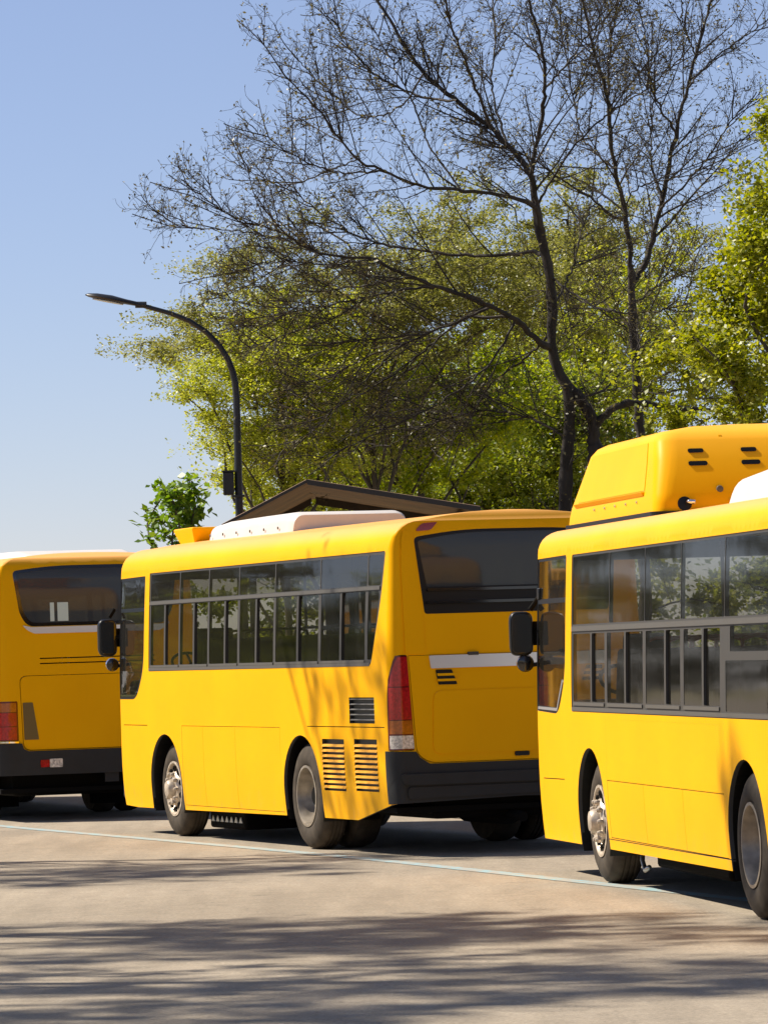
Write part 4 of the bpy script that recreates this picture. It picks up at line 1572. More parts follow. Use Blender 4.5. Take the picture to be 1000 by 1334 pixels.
# ================================================================== the left bus
def bus_left():
    yaw = 1.90
    hx, hy = math.cos(yaw), math.sin(yaw)
    ro = 2.75
    c = Vector((-4.60, 54.0, 0))
    root = root_at(c.x+hx*ro, c.y+hy*ro, yaw, W2, 'bus')
    tag(root, 'farthest yellow bus, cut by the left edge, rear window with chrome strip in view', 'bus', 'yellow buses parked in a row')
    B = Body(-ro, 7.4, W2, 0.17, 0.28, 2.84, 0.26, 0.06, tumble=0.06, zb=1.4, kr=0.45, kf=1.1)
    FX, RX = 5.0, 0.0
    band = rounded([(6.3, 1.70), (6.3, 2.75), (-2.3, 2.75), (-2.3, 1.70)], 0.05)
    holes = []
    for sd_ in (1, -1):
        holes.append(side_poly(B, band, sd_))
        holes.append(arch_poly(B, FX, 0.57, 0.5, sd_))
        holes.append(arch_poly(B, RX, 0.57, 0.5, sd_))
    holes += windscreen_hole(B, 1.3, 2.7)
    rw = rounded([(-0.84, 2.29), (0.84, 2.29), (0.93, 2.45), (1.0, B.vz(2.945)), (0.5, B.vz(3.0)), (-0.5, B.vz(3.0)), (-1.0, B.vz(2.945)), (-0.93, 2.45)], [0.1, 0.1, 0.06, 0.06, 0.3, 0.3, 0.06, 0.06])
    holes.append(rw)
    edoor = rounded([(-0.93, 0.84), (0.93, 0.84), (0.955, 1.715), (-0.955, 1.715)], 0.09)
    holes.append(edoor)
    lamp = rounded([(1.255, 0.96), (1.255, 1.42), (0.985, 1.42), (0.98, 0.95)], 0.015)
    for sgn in (1, -1):
        holes.append([(sgn*a, z) for a, z in lamp])
    for k, zz in enumerate((1.905, 1.845)):
        holes.append(rounded([(-0.70, zz), (0.70, zz), (0.70, zz+0.014), (-0.70, zz+0.014)], 0.0))
    bottom = [(0, 0.56), (B.A, 0.56), (B.B, 0.54), (B.sx(-1.2), 0.36), (B.sx(0), 0.34), (B.C, 0.32), (B.D, 0.32), (B.E, 0.32)]
    B.shell('body', bottom, holes, 'yellow', root)
    for sd_ in (1, -1):
        ops = []
        for a, b in ((-2.25, -0.85), (-0.85, 0.55), (0.55, 1.95), (1.95, 3.35), (3.35, 4.75), (4.75, 6.25)):
            ops.append((rect(a+0.03, 1.75, b-0.03, 2.70, 0.03), 'fix'))
        windows_band(B, root, band, ops, sd_)
        make_wheel(root, FX, sd_*(W2-0.08), 0.49, sd_, True)
        make_wheel(root, RX, sd_*(W2-0.05), 0.50, sd_, False, dual=True)
        wheel_housing(root, FX, sd_, 0.57, W2, 0.5)
        wheel_housing(root, RX, sd_, 0.57, W2, 0.5, 0.60)
    windscreen(B, root, 1.3, 2.7)
    rin = rounded([(-0.80, 2.33), (0.80, 2.33), (0.885, 2.47), (0.955, B.vz(2.915)), (0.48, B.vz(2.965)), (-0.48, B.vz(2.965)), (-0.955, B.vz(2.915)), (-0.885, 2.47)], [0.1, 0.1, 0.06, 0.05, 0.3, 0.3, 0.05, 0.06])
    rf = B.patch('rear_window_frame', rw, 'gloss_black', root, -0.004, 0.02, [rin])
    B.patch('rear_window_pane', rin, 'pane_dark', rf, -0.010, 0.006)
    for a, b in ((0.335, 0.465), (0.505, 0.555)):
        B.patch('sticker', rect(a, 2.345, b, 2.565, 0.005), 'paper', rf, -0.006, 0.002)
    B.patch('trim_strip', rounded([(-0.76, 2.205), (0.76, 2.205), (0.84, 2.245), (0.90, 2.305), (0.80, 2.282), (-0.80, 2.282), (-0.90, 2.305), (-0.84, 2.245)], [0.02]*8), 'bright_trim', root, 0.022, 0.025)
    ed = B.patch('engine_door', [(a*0.993, 1.28+(z-1.28)*0.986) for a, z in edoor], 'yellow', root, 0.005, 0.03)
    for sgn in (1, -1):
        B.patch('vent_plate', [(sgn*a, z) for a, z in rounded([(0.74, 0.965), (0.915, 0.965), (0.925, 1.40), (0.805, 1.40)], 0.01)], 'vent_dull', ed, 0.012, 0.02)
        tl = B.patch('tail_light', [(sgn*a, z) for a, z in lamp], 'dark_red_lens', root, 0.0, 0.03)
        for z0, z1, m, nm in ((1.295, 1.40, 'amber_lens', 'indicator_lens'), (1.13, 1.285, 'red_lens', 'brake_lens'), (0.97, 1.12, 'red_lens', 'brake_lens')):
            B.patch(nm, [(sgn*a, z) for a, z in rounded([(1.005, z0), (1.235, z0), (1.235, z1), (1.005, z1)], 0.01)], m, tl, 0.010, 0.02)
        B.patch('tail_light_trim', [(sgn*a, z) for a, z in rounded([(0.985, 0.93), (1.30, 0.935), (1.30, 0.953), (0.985, 0.948)], 0.0)], 'chrome', tl, 0.016, 0.02)
    bs = B.sx(-2.5)
    bo = B.patch('rear_bumper', [(-bs, 0.55), (bs, 0.55), (bs, 0.925), (0.95, 0.925), (0.93, 0.86), (0.87, 0.832), (-0.87, 0.832), (-0.93, 0.86), (-0.95, 0.925), (-bs, 0.925)], 'bumper', root, 0.03, 0.04)
    B.patch('bumper_light', rect(0.63, 0.64, 0.735, 0.725, 0.01), 'red_lens', bo, 0.042, 0.02)
    B.patch('bumper_reverse_light', rect(0.47, 0.635, 0.625, 0.735, 0.01), 'clear_lens', bo, 0.042, 0.02)
    underbody(root, B, (FX, RX), 0.36)
    eb = MB()
    eb.box((-2.5, -1.0, 0.30), (-0.9, 1.0, 0.7))
    eb.build('engine_sump', 'chassis', root, bevel=0.05)
    for y0, y1 in ((-0.95, -0.45), (0.45, 0.95)):
        q = MB()
        q.add([(-0.55, y0, 0.12), (-0.55, y1, 0.12), (-0.55, y1, 0.6), (-0.55, y0, 0.6), (-0.57, y0, 0.12), (-0.57, y1, 0.12), (-0.57, y1, 0.6), (-0.57, y0, 0.6)],
              [(0, 1, 2, 3), (4, 7, 6, 5), (0, 4, 5, 1), (1, 5, 6, 2), (2, 6, 7, 3), (3, 7, 4, 0)])
        q.build('mud_flap', 'chassis', root)
    q = MB()
    q.tube([(-2.72, -0.15, 0.50), (-2.4, -0.15, 0.50)], 0.045, 12)
    q.box((-2.74, -0.22, 0.44), (-2.73, -0.05, 0.60))
    q.build('tow_bracket', 'bumper', root)
    ac = MB()
    rings = []
    for x, hw, z1 in ((-2.1, 0.6, 3.12), (-2.0, 0.72, 3.16), (-1.6, 0.78, 3.20), (0.8, 0.80, 3.22), (1.2, 0.7, 3.14)):
        qq = rounded([(-hw, 3.06), (hw, 3.06), (hw*0.9, z1), (-hw*0.9, z1)], [0, 0, 0.08, 0.08], 5)
        rings.append([(x, a, z) for a, z in qq])
    ac.loft(rings)
    ac.build('roof_air_conditioner', 'ac_white', root, sharp=50)
    front_end(B, root, 0.3, 1.2)
    interior(root, B, 1.0, [-1.8, -0.95, -0.1, 0.75, 1.6, 2.45, 3.3, 4.15, 5.0], 'black', (FX, RX))
    return root


simple('vent_dull', (0.16, 0.10, 0.02), 0.6)
bus_left()


# ================================================================== street lamp
def street_lamp():
    Y = 62.0
    top = [at(px, py, Y) for px, py in ((308, 520), (306.5, 500), (303, 484), (297, 468), (285, 449), (268, 432), (247, 418), (222, 408), (186, 398))]
    base = Vector((top[0].x-0.01, Y, 0.12))
    root = empty('street_lamp', base)
    tag(root, 'tall black street lamp with curved arm reaching left over the buses', 'street lamp')
    def L(p):
        return Vector(p)-base
    m = MB()
    m.tube([(0, 0, 0), (0, 0, 0.9), (0, 0, 0.92), (0, 0, 3.0), L(top[0])], [0.10, 0.10, 0.062, 0.056, 0.047], 16)
    m.lathe_z([(0.19, 0), (0.19, 0.03), (0.12, 0.05)], 16)
    m.build('pole', 'lamp_black', root, sharp=40)
    a = MB()
    a.tube([L(p) for p in top], [0.046, 0.045, 0.043, 0.041, 0.039, 0.037, 0.035, 0.032, 0.030], 14)
    a.tube([L(top[-1]+Vector((0.05, 0, 0.01))), L(top[-1]+Vector((-0.10, 0, 0.015)))], 0.044, 12)
    a.build('arm', 'lamp_black', root, sharp=40)
    # head: flat leaf shape
    h0, h1 = at(186, 398, Y), at(111, 384, Y)
    ax = (h1-h0).normalized()
    ln_ = (h1-h0).length
    side = Vector((0, 1, 0))
    up = ax.cross(side)
    if up.z < 0:
        up = -up
    rings = []
    for t, w, th in ((0, 0.035, 0.036), (0.12, 0.05, 0.04), (0.3, 0.11, 0.045), (0.55, 0.15, 0.062), (0.8, 0.14, 0.052), (0.95, 0.09, 0.03), (1.0, 0.03, 0.008)):
        r_ = []
        for k in range(16):
            an = 2*PI*k/16
            cu = math.cos(an)*w
            su = math.sin(an)*th*(1.0 if math.sin(an) > 0 else 0.55)
            r_.append(L(h0+ax*(t*ln_)+side*cu+up*su))
        rings.append(r_)
    hd = MB()
    hd.loft(rings)
    ho = hd.build('lamp_head', 'lamp_black', root, sharp=50)
    ls = MB()
    ra, rb = [], []
    for k in range(20):
        an = 2*PI*k/20
        p = h0+ax*(ln_*(0.60+0.27*math.cos(an)))+side*(0.10*math.sin(an))
        ra.append(L(p-up*0.028))
        rb.append(L(p-up*0.040))
    ls.loft([ra, rb])
    ls.build('lens', 'lamp_lens', ho)
    bx = MB()
    p = at(299, 630, Y)
    q = L(p)
    hw, hh = 0.085, 0.155
    bx.box((q.x-hw, -0.10, q.z-hh), (q.x+0.055, 0.10, q.z+hh))
    bo = bx.build('control_box', 'lamp_black', root, bevel=0.012)
    tp = MB()
    tp.box((q.x-hw-0.015, -0.12, q.z+hh+0.001), (q.x+0.07, 0.12, q.z+hh+0.02))
    tp.build('box_lid', 'lamp_black', bo)
    cl = MB()
    cl.box((-0.08, -0.08, q.z-hh-0.03), (0.08, 0.08, q.z-hh-0.002))
    cl.build('clamp', 'lamp_black', bo)


street_lamp()


# ================================================================== open shelter
def shelter():
    Y0, Y1 = 58.0, 63.5
    root = empty('shelter', (-0.2, 60.5, 0.12))
    tag(root, 'open shelter with corrugated brown gable roof showing above the middle bus', 'shelter')
    o = Vector((-0.2, 60.5, 0.12))
    pk = at(400, 627, Y0)
    le = at(294, 683, Y0)
    re_ = at(618, 661, Y0)

    def sheet(a, b, n, name):
        """corrugated sheet from ridge a to eave b, corrugations running down the slope"""
        vs_, fs_ = [], []
        m = 14
        nrm = Vector((-(b-a).z, 0, (b-a).x)).normalized()
        if nrm.z < 0:
            nrm = -nrm
        for layer in (0.0, -0.008):
            for j in range(m*4+1):
                y = Y0-0.06+(Y1-Y0+0.12)*j/(m*4)
                w = 0.035*math.sin(j*PI/2+0.6)
                for e in (a, b):
                    p = Vector((e.x, y, e.z))+nrm*(w+layer)
                    vs_.append(p-o)
        k = m*4+1
        for j in range(k-1):
            fs_.append((2*j, 2*j+1, 2*j+3, 2*j+2))
            fs_.append((2*k+2*j, 2*k+2*j+2, 2*k+2*j+3, 2*k+2*j+1))
        return link_mesh(name, vs_, fs_, 'roof_brown', root, smooth=True)
    sheet(pk, le+(le-pk)*0.04, 0, 'roof_sheet')
    sheet(pk, re_+(re_-pk)*0.03, 0, 'roof_sheet')

    def board(a, b, y0, y1, h, name, mat='dark_fascia', drop=0.0):
        q = MB()
        q.add([Vector(p)-o for p in ((a.x, y0, a.z+0.02-drop), (b.x, y0, b.z+0.02-drop), (b.x, y0, b.z-h-drop), (a.x, y0, a.z-h-drop),
                                     (a.x, y1, a.z+0.02-drop), (b.x, y1, b.z+0.02-drop), (b.x, y1, b.z-h-drop), (a.x, y1, a.z-h-drop))],
              [(0, 1, 2, 3), (7, 6, 5, 4), (0, 4, 5, 1), (1, 5, 6, 2), (2, 6, 7, 3), (3, 7, 4, 0)])
        return q.build(name, mat, root)
    board(pk, re_+(re_-pk)*0.035, Y0-0.12, Y0-0.085, 0.045, 'fascia_board')
    board(pk, le+(le-pk)*0.045, Y0-0.12, Y0-0.085, 0.02, 'fascia_board')
    for y in (Y0+4.7,):
        board(pk+Vector((0.03, 0, 0)), re_, y, y+0.06, 0.09, 'rafter', 'roof_timber', 0.055)
        board(pk-Vector((0.03, 0, 0)), le, y, y+0.06, 0.09, 'rafter', 'roof_timber', 0.055)
    for e, in ((le,), (re_,)):
        for y in (Y0+0.55, Y0+4.75):
            x = e.x+(0.18 if e is le else -0.18)
            zt = e.z-0.02+abs(0.18*(pk.z-e.z)/(pk.x-e.x))-0.12
            q = MB()
            q.box((x-o.x-0.05, y-o.y-0.05, -0.12), (x-o.x+0.05, y-o.y+0.05, zt-o.z))
            q.build('post', 'roof_timber', root, bevel=0.008)
    for e, in ((le,), (re_,)):
        x = e.x+(0.18 if e is le else -0.18)
        zt = e.z-0.02+abs(0.18*(pk.z-e.z)/(pk.x-e.x))-0.12
        q = MB()
        q.box((x-o.x-0.04, Y0+0.3-o.y, zt-o.z+0.001), (x-o.x+0.04, Y1-0.2-o.y, zt-o.z+0.07))
        q.build('beam', 'roof_timber', root)


shelter()


# ================================================================== trees
def tubes(P, R, sides, rough=0.0):
    """P (n,k,3), R (n,k) -> verts, quads"""
    n, k, _ = P.shape
    T = np.empty_like(P)
    T[:, 1:-1] = P[:, 2:]-P[:, :-2]
    T[:, 0] = P[:, 1]-P[:, 0]
    T[:, -1] = P[:, -1]-P[:, -2]
    T /= np.maximum(np.linalg.norm(T, axis=2, keepdims=True), 1e-9)
    ref = np.where(np.abs(T[:, :1, 2:3]) < 0.9, np.array([0, 0, 1.0]), np.array([1.0, 0, 0]))
    ref = np.broadcast_to(ref, T.shape)
    A = np.cross(T, ref)
    A /= np.maximum(np.linalg.norm(A, axis=2, keepdims=True), 1e-9)
    Bv = np.cross(T, A)
    an = np.arange(sides)*2*PI/sides
    V = P[:, :, None, :]+R[:, :, None, None]*(A[:, :, None, :]*np.cos(an)[None, None, :, None]+Bv[:, :, None, :]*np.sin(an)[None, None, :, None])
    if rough:
        V = V+(V-P[:, :, None, :])*rng.normal(size=(n, k, sides, 1))*rough
    idx = np.arange(n*k*sides).reshape(n, k, sides)
    a = idx[:, :-1, :]
    b = np.roll(idx, -1, 2)[:, :-1, :]
    c = np.roll(idx, -1, 2)[:, 1:, :]
    d = idx[:, 1:, :]
    return V.reshape(-1, 3), np.stack([a, b, c, d], -1).reshape(-1, 4)


def resample(pts, k):
    """smooth polyline to k points (Catmull-Rom through the given ones)"""
    p = np.array(pts, float)
    if len(p) > 2:
        q = np.vstack([2*p[0]-p[1], p, 2*p[-1]-p[-2]])
        out = []
        for i in range(1, len(q)-2):
            for t in np.linspace(0, 1, 9)[:-1]:
                out.append(0.5*((2*q[i])+(-q[i-1]+q[i+1])*t+(2*q[i-1]-5*q[i]+4*q[i+1]-q[i+2])*t*t+(-q[i-1]+3*q[i]-3*q[i+1]+q[i+2])*t**3))
        out.append(p[-1])
        p = np.array(out)
    d = np.concatenate([[0], np.cumsum(np.linalg.norm(np.diff(p, axis=0), axis=1))])
    u = np.linspace(0, d[-1], k)
    return np.stack([np.interp(u, d, p[:, i]) for i in range(3)], -1)


def spawn(P, R, per_m, ang, length, k=4, up=0.15, wig=0.25, t0=0.1, rscale=0.55, rmin=0.004, flat=1.0, taper=0.45, lenvar=0.5):
    """children of the polylines P: returns P', R'"""
    seg = np.linalg.norm(np.diff(P, axis=1), axis=2)
    L = seg.sum(1)
    cnt = rng.poisson(np.maximum(L*per_m*(1-t0), 0.0))
    par = np.repeat(np.arange(len(P)), cnt)
    m = len(par)
    if m == 0:
        return np.zeros((0, k, 3)), np.zeros((0, k))
    t = t0+(1-t0)*rng.random(m)**0.85
    K = P.shape[1]
    f = t*(K-1)
    i0 = np.minimum(f.astype(int), K-2)
    fr = (f-i0)[:, None]
    pos = P[par, i0]*(1-fr)+P[par, i0+1]*fr
    tan = P[par, i0+1]-P[par, i0]
    tan /= np.maximum(np.linalg.norm(tan, axis=1, keepdims=True), 1e-9)
    rad = R[par, i0]*(1-fr[:, 0])+R[par, i0+1]*fr[:, 0]
    rv = rng.normal(size=(m, 3))
    rv[:, 2] *= flat
    pr = rv-tan*(rv*tan).sum(1, keepdims=True)
    pr /= np.maximum(np.linalg.norm(pr, axis=1, keepdims=True), 1e-9)
    a = rng.uniform(ang[0], ang[1], m)[:, None]
    d = tan*np.cos(a)+pr*np.sin(a)
    d[:, 2] += up
    d /= np.linalg.norm(d, axis=1, keepdims=True)
    ln_ = rng.uniform(length[0], length[1], m)*(1-taper*t)*(1-lenvar+lenvar*2*rng.random(m)*0.5+lenvar*0.5)
    Q = np.empty((m, k, 3))
    Q[:, 0] = pos
    for j in range(1, k):
        d = d+rng.normal(size=(m, 3))*wig*0.5
        d[:, 2] += up*0.25
        d /= np.linalg.norm(d, axis=1, keepdims=True)
        Q[:, j] = Q[:, j-1]+d*(ln_/(k-1))[:, None]
    r0 = np.maximum(rad*rscale, rmin)
    RR = r0[:, None]*np.linspace(1, 0.35, k)[None, :]
    return Q, np.maximum(RR, rmin*0.65)


def leaf_quads(pos, size, up=0.5, aspect=0.55, sizevar=0.5):
    n = len(pos)
    s = size*(1-sizevar/2+sizevar*rng.random(n))[:, None]
    nr = rng.normal(size=(n, 3))
    nr[:, 2] = np.abs(nr[:, 2])+up
    nr /= np.linalg.norm(nr, axis=1, keepdims=True)
    d = rng.normal(size=(n, 3))
    d -= nr*(d*nr).sum(1, keepdims=True)
    d /= np.maximum(np.linalg.norm(d, axis=1, keepdims=True), 1e-9)
    w = np.cross(nr, d)
    a = pos
    b = pos+d*s*0.5+w*s*aspect*0.5+nr*s*0.08
    c = pos+d*s
    e = pos+d*s*0.5-w*s*aspect*0.5+nr*s*0.08
    V = np.stack([a, b, c, e], 1).reshape(-1, 3)
    return V, np.arange(n*4).reshape(n, 4)


def tree_parts(root, base, levels, sides, mats=('bark', 'twig'), names=('trunk', 'branches', 'twigs')):
    """levels: list of (P,R) lists per part"""
    for (nm, mt, lst, sd_) in zip(names, mats, levels, sides):
        Vs, Fs, n = [], [], 0
        for P, R in lst:
            if len(P) == 0:
                continue
            v, f = tubes(P, R, sd_, 0.13 if sd_ >= 10 else 0.0)
            Vs.append(v)
            Fs.append(f+n)
            n += len(v)
        if not Vs:
            continue
        fast_mesh(nm, np.vstack(Vs)-np.array(base), np.vstack(Fs), mt, root, smooth=True)


def limb_path(pts, Y, dY, k=40, jitter=0.010):
    """limb through photograph points, drifting dY metres in depth towards its tip"""
    out = []
    n = len(pts)
    for i, (px, py) in enumerate(pts):
        out.append(at(px, py, Y+dY*(i/max(1, n-1))))
    P = resample(out, k)
    if out[-1].x < -1.5:
        P = resample(P[:int(k*0.79)], k)      # the last stretch is left to the twigs
    P[1:-1] += rng.normal(size=(k-2, 3))*jitter
    return P


def bare_tree(name, label, Y, trunks, limbs, group, seed, dens=1.0, bud=True):
    global rng
    rng = np.random.default_rng(seed)
    first = trunks[0][0]
    b0 = at(*first[0], Y)
    base = Vector((b0.x, Y, 0.0))
    root = empty(name, base)
    tag(root, label, 'tree', group)
    K = 14
    tp, tr = [], []
    for pts, r0, r1 in trunks:
        P = [at(px, py, Y) for px, py in pts]
        if pts is first:
            P = [Vector((base.x, Y, 0.0))]+P
        tp.append(resample(P, 40)+rng.normal(size=(40, 3))*0.008)
        tr.append(np.linspace(r0, r1, 40)*np.linspace(0.66, 0.47, 40)*(1+0.07*rng.normal(size=40)))
        tr[-1][-4:] *= np.array([0.92, 0.78, 0.5, 0.06])
        if pts is first:
            tr[-1][0] *= 1.35
    TP, TR = np.array(tp), np.array(tr)
    K = 40
    lp, lr = [], []
    for pts, r0, r1, dY in limbs:
        lp.append(limb_path(pts, Y, dY, K))
        r0, r1 = r0*0.40, r1*0.60
        lr.append(r0+(r1-r0)*np.linspace(0, 1, K)**0.7)
    LP, LR = np.array(lp), np.array(lr)
    # secondary: along the drawn limbs, then three finer orders
    B1, R1 = spawn(LP, LR, 5.2*dens, (0.45, 0.95), (0.8, 2.2), 7, 0.10, 0.15, 0.10, 0.50, 0.010, taper=0.74)
    B1b, R1b = spawn(TP, TR, 3.0*dens, (0.7, 1.3), (0.3, 1.5), 7, 0.15, 0.25, 0.35, 0.12, 0.008)
    B1, R1 = np.vstack([B1, B1b]), np.vstack([R1, R1b])
    B2, R2 = spawn(B1, R1, 10.0*dens, (0.5, 1.05), (0.30, 0.90), 6, 0.07, 0.55, 0.10, 0.52, 0.0046, taper=0.6)
    B2b, R2b = spawn(LP, LR, 5.0*dens, (0.6, 1.2), (0.3, 0.9), 6, 0.12, 0.50, 0.1, 0.22, 0.005)
    B2, R2 = np.vstack([B2, B2b]), np.vstack([R2, R2b])
    B3, R3 = spawn(B2, R2, 8.8*dens, (0.5, 1.1), (0.10, 0.38), 4, 0.06, 0.65, 0.1, 0.70, 0.0036)
    tree_parts(root, base, [[(TP, TR), (LP, LR*(1+0.06*rng.normal(size=LR.shape)))], [(B1, R1)], [(B2, R2), (B3, R3)]], (10, 6, 3), ('bark', 'bark', 'twig'), ('trunk', 'branches', 'twigs'))
    print('bare tree', len(B1), len(B2), len(B3))
    # swollen buds and half-open leaves at the twig ends
    pos = np.vstack([B3[:, -1], B3[:, 2], B2[:, -1]])
    keep = rng.random(len(pos)) < 0.55
    pos = pos[keep]+rng.normal(size=(keep.sum(), 3))*0.012
    V, Fq = leaf_quads(pos, 0.050, 0.3, 0.5, 0.8)
    fast_mesh('buds', V-np.array(base), Fq, 'leaf_bud', root)
    return root


limbsA = [
    # left fork that leans to the upper left
    ([(706, 312), (698, 270), (690, 226), (672, 202), (640, 167), (595, 131), (552, 95), (520, 45), (492, 0), (470, -45)], 0.13, 0.025, 1.2),
    ([(706, 310), (698, 268), (693, 222), (703, 168), (708, 130), (706, 60), (690, 10), (680, -50)], 0.10, 0.025, -1.0),
    ([(640, 167), (610, 90), (588, 30), (570, -30)], 0.06, 0.02, -1.5),
    ([(595, 131), (560, 128), (500, 105), (455, 60), (430, 10)], 0.05, 0.015, 2.0),
    # long horizontal limbs to the left
    ([(705, 305), (694, 268), (640, 252), (598, 247), (550, 242), (500, 222), (465, 207), (420, 150), (376, 103), (335, 45)], 0.085, 0.012, -2.0),
    ([(706, 330), (690, 328), (640, 333), (598, 332), (545, 325), (500, 318), (450, 300), (400, 262), (345, 205), (290, 130)], 0.075, 0.012, 2.2),
    ([(718, 452), (700, 443), (671, 417), (640, 399), (595, 381), (532, 360), (483, 337), (420, 331), (380, 310), (330, 256), (298, 202), (262, 150)], 0.12, 0.012, -2.6),
    ([(420, 331), (360, 300), (298, 279), (240, 236), (185, 193)], 0.035, 0.009, -1.8),
    ([(380, 312), (300, 300), (230, 292), (170, 247)], 0.03, 0.008, 1.0),
    ([(660, 412), (600, 417), (523, 449), (465, 471), (402, 512), (321, 516), (280, 512)], 0.06, 0.010, 1.8),
    ([(570, 372), (483, 386), (438, 413), (375, 435), (307, 458), (245, 470)], 0.045, 0.009, -2.2),
    ([(532, 360), (470, 372), (400, 380), (330, 372), (260, 385), (205, 378)], 0.04, 0.009, 1.8),
    ([(483, 337), (430, 345), (370, 340), (300, 345), (225, 330)], 0.035, 0.008, -0.8),
    ([(600, 417), (520, 482), (440, 530), (360, 560), (275, 575)], 0.045, 0.009, 1.4),
    ([(640, 399), (560, 432), (480, 442), (400, 450), (320, 440), (225, 425)], 0.05, 0.009, -1.6),
    ([(483, 386), (400, 402), (320, 415), (215, 412)], 0.035, 0.008, 0.8),
    ([(671, 417), (640, 470), (580, 520), (500, 560), (410, 600)], 0.05, 0.010, -1.2),
    ([(738, 570), (690, 545), (640, 535), (570, 548), (500, 585)], 0.05, 0.010, 1.5),
    ([(523, 449), (470, 500), (420, 550), (350, 600)], 0.035, 0.008, -1.0),
    ([(719, 430), (680, 470), (640, 500), (600, 560), (570, 600)], 0.05, 0.010, 2.0),
    # long limbs through the middle of the crown
    ([(552, 95), (520, 140), (470, 150), (420, 110), (370, 60), (330, 35)], 0.035, 0.010, 2.6),
    ([(500, 222), (440, 225), (380, 200), (310, 150), (255, 105)], 0.035, 0.010, -1.2),
    ([(465, 207), (420, 225), (370, 240), (310, 215), (245, 180)], 0.03, 0.009, 2.2),
    # to the right of the trunk
    ([(716, 360), (750, 385), (790, 405), (850, 405), (900, 395)], 0.05, 0.012, -1.6),
    ([(745, 520), (790, 505), (830, 455), (870, 430)], 0.045, 0.012, 1.2),
    ([(719, 400), (745, 350), (760, 290), (790, 240)], 0.045, 0.012, 1.6),
    ([(698, 270), (740, 200), (790, 150), (850, 110), (900, 60)], 0.045, 0.012, -2.0),
    ([(706, 120), (740, 80), (765, 45), (800, 10), (820, -30)], 0.04, 0.012, 1.0),
    ([(660, 190), (640, 110), (645, 50), (640, -20)], 0.045, 0.014, 1.5),
    ([(600, 247), (560, 190), (540, 140), (500, 60), (470, 20)], 0.04, 0.012, 1.2),
]
trunksA = [
    ([(735, 700), (737, 615), (743, 528), (730, 490), (718, 458), (719, 412), (716, 358), (707, 318), (698, 270), (690, 222)], 0.19, 0.115),
    ([(737, 640), (760, 640), (774, 590), (774, 556), (761, 527), (748, 515)], 0.20, 0.14),
    ([(774, 556), (790, 540), (815, 525), (874, 530), (937, 534), (980, 530)], 0.09, 0.03),
]
trunksA = [trunksA[0], ([(773, 720), (775, 640), (775, 590), (772, 556), (760, 527), (742, 498)], 0.21, 0.13), trunksA[2]]
bare_tree('bare_tree', 'leaning dark bare tree reaching left, trunk rising behind the middle bus', 62.0, trunksA, limbsA, 'bare trees behind the buses', 11, 0.97)

limbsB = [
    ([(822, 375), (820, 326), (815, 279), (802, 225), (795, 180), (791, 126), (776, 76), (762, 20), (752, -45)], 0.11, 0.025, -0.8),
    ([(793, 150), (792, 110), (794, 67), (803, 5), (808, -45)], 0.055, 0.02, 1.0),
    ([(822, 372), (838, 346), (860, 270), (878, 180), (896, 112), (910, 58), (926, 0), (936, -45)], 0.12, 0.025, 1.0),
    ([(858, 275), (868, 262), (901, 230), (932, 189), (950, 160), (985, 120)], 0.05, 0.012, -1.5),
    ([(816, 290), (790, 275), (757, 250), (720, 226), (690, 205), (640, 190), (600, 188)], 0.055, 0.010, -1.2),
    ([(822, 400), (860, 370), (910, 351), (960, 345)], 0.045, 0.012, 1.2),
    ([(812, 270), (830, 245), (860, 235), (900, 228), (960, 222)], 0.03, 0.010, -1.6),
    ([(895, 115), (925, 80), (965, 50), (1000, 25)], 0.04, 0.012, 1.2),
    ([(880, 175), (850, 120), (842, 60), (830, 0), (826, -40)], 0.045, 0.012, -1.2),
    ([(862, 262), (848, 210), (850, 150), (855, 90)], 0.04, 0.012, 1.8),
    ([(800, 220), (760, 180), (745, 120), (735, 60), (725, 0)], 0.04, 0.012, 1.6),
    ([(823, 430), (800, 405), (770, 398), (730, 380), (690, 378)], 0.04, 0.010, 1.5),
    ([(905, 70), (890, 30), (885, -20)], 0.035, 0.012, -0.9),
    ([(826, 520), (860, 490), (900, 480), (940, 470)], 0.03, 0.010, -1.0),
]
trunksB = [([(838, 720), (837, 600), (830, 520), (826, 450), (823, 400), (820, 324)], 0.165, 0.12)]
bare_tree('bare_tree', 'upright bare tree with forked trunk, right of the leaning one, behind the roof fairing', 66.0, trunksB, limbsB, 'bare trees behind the buses', 12, 0.95)


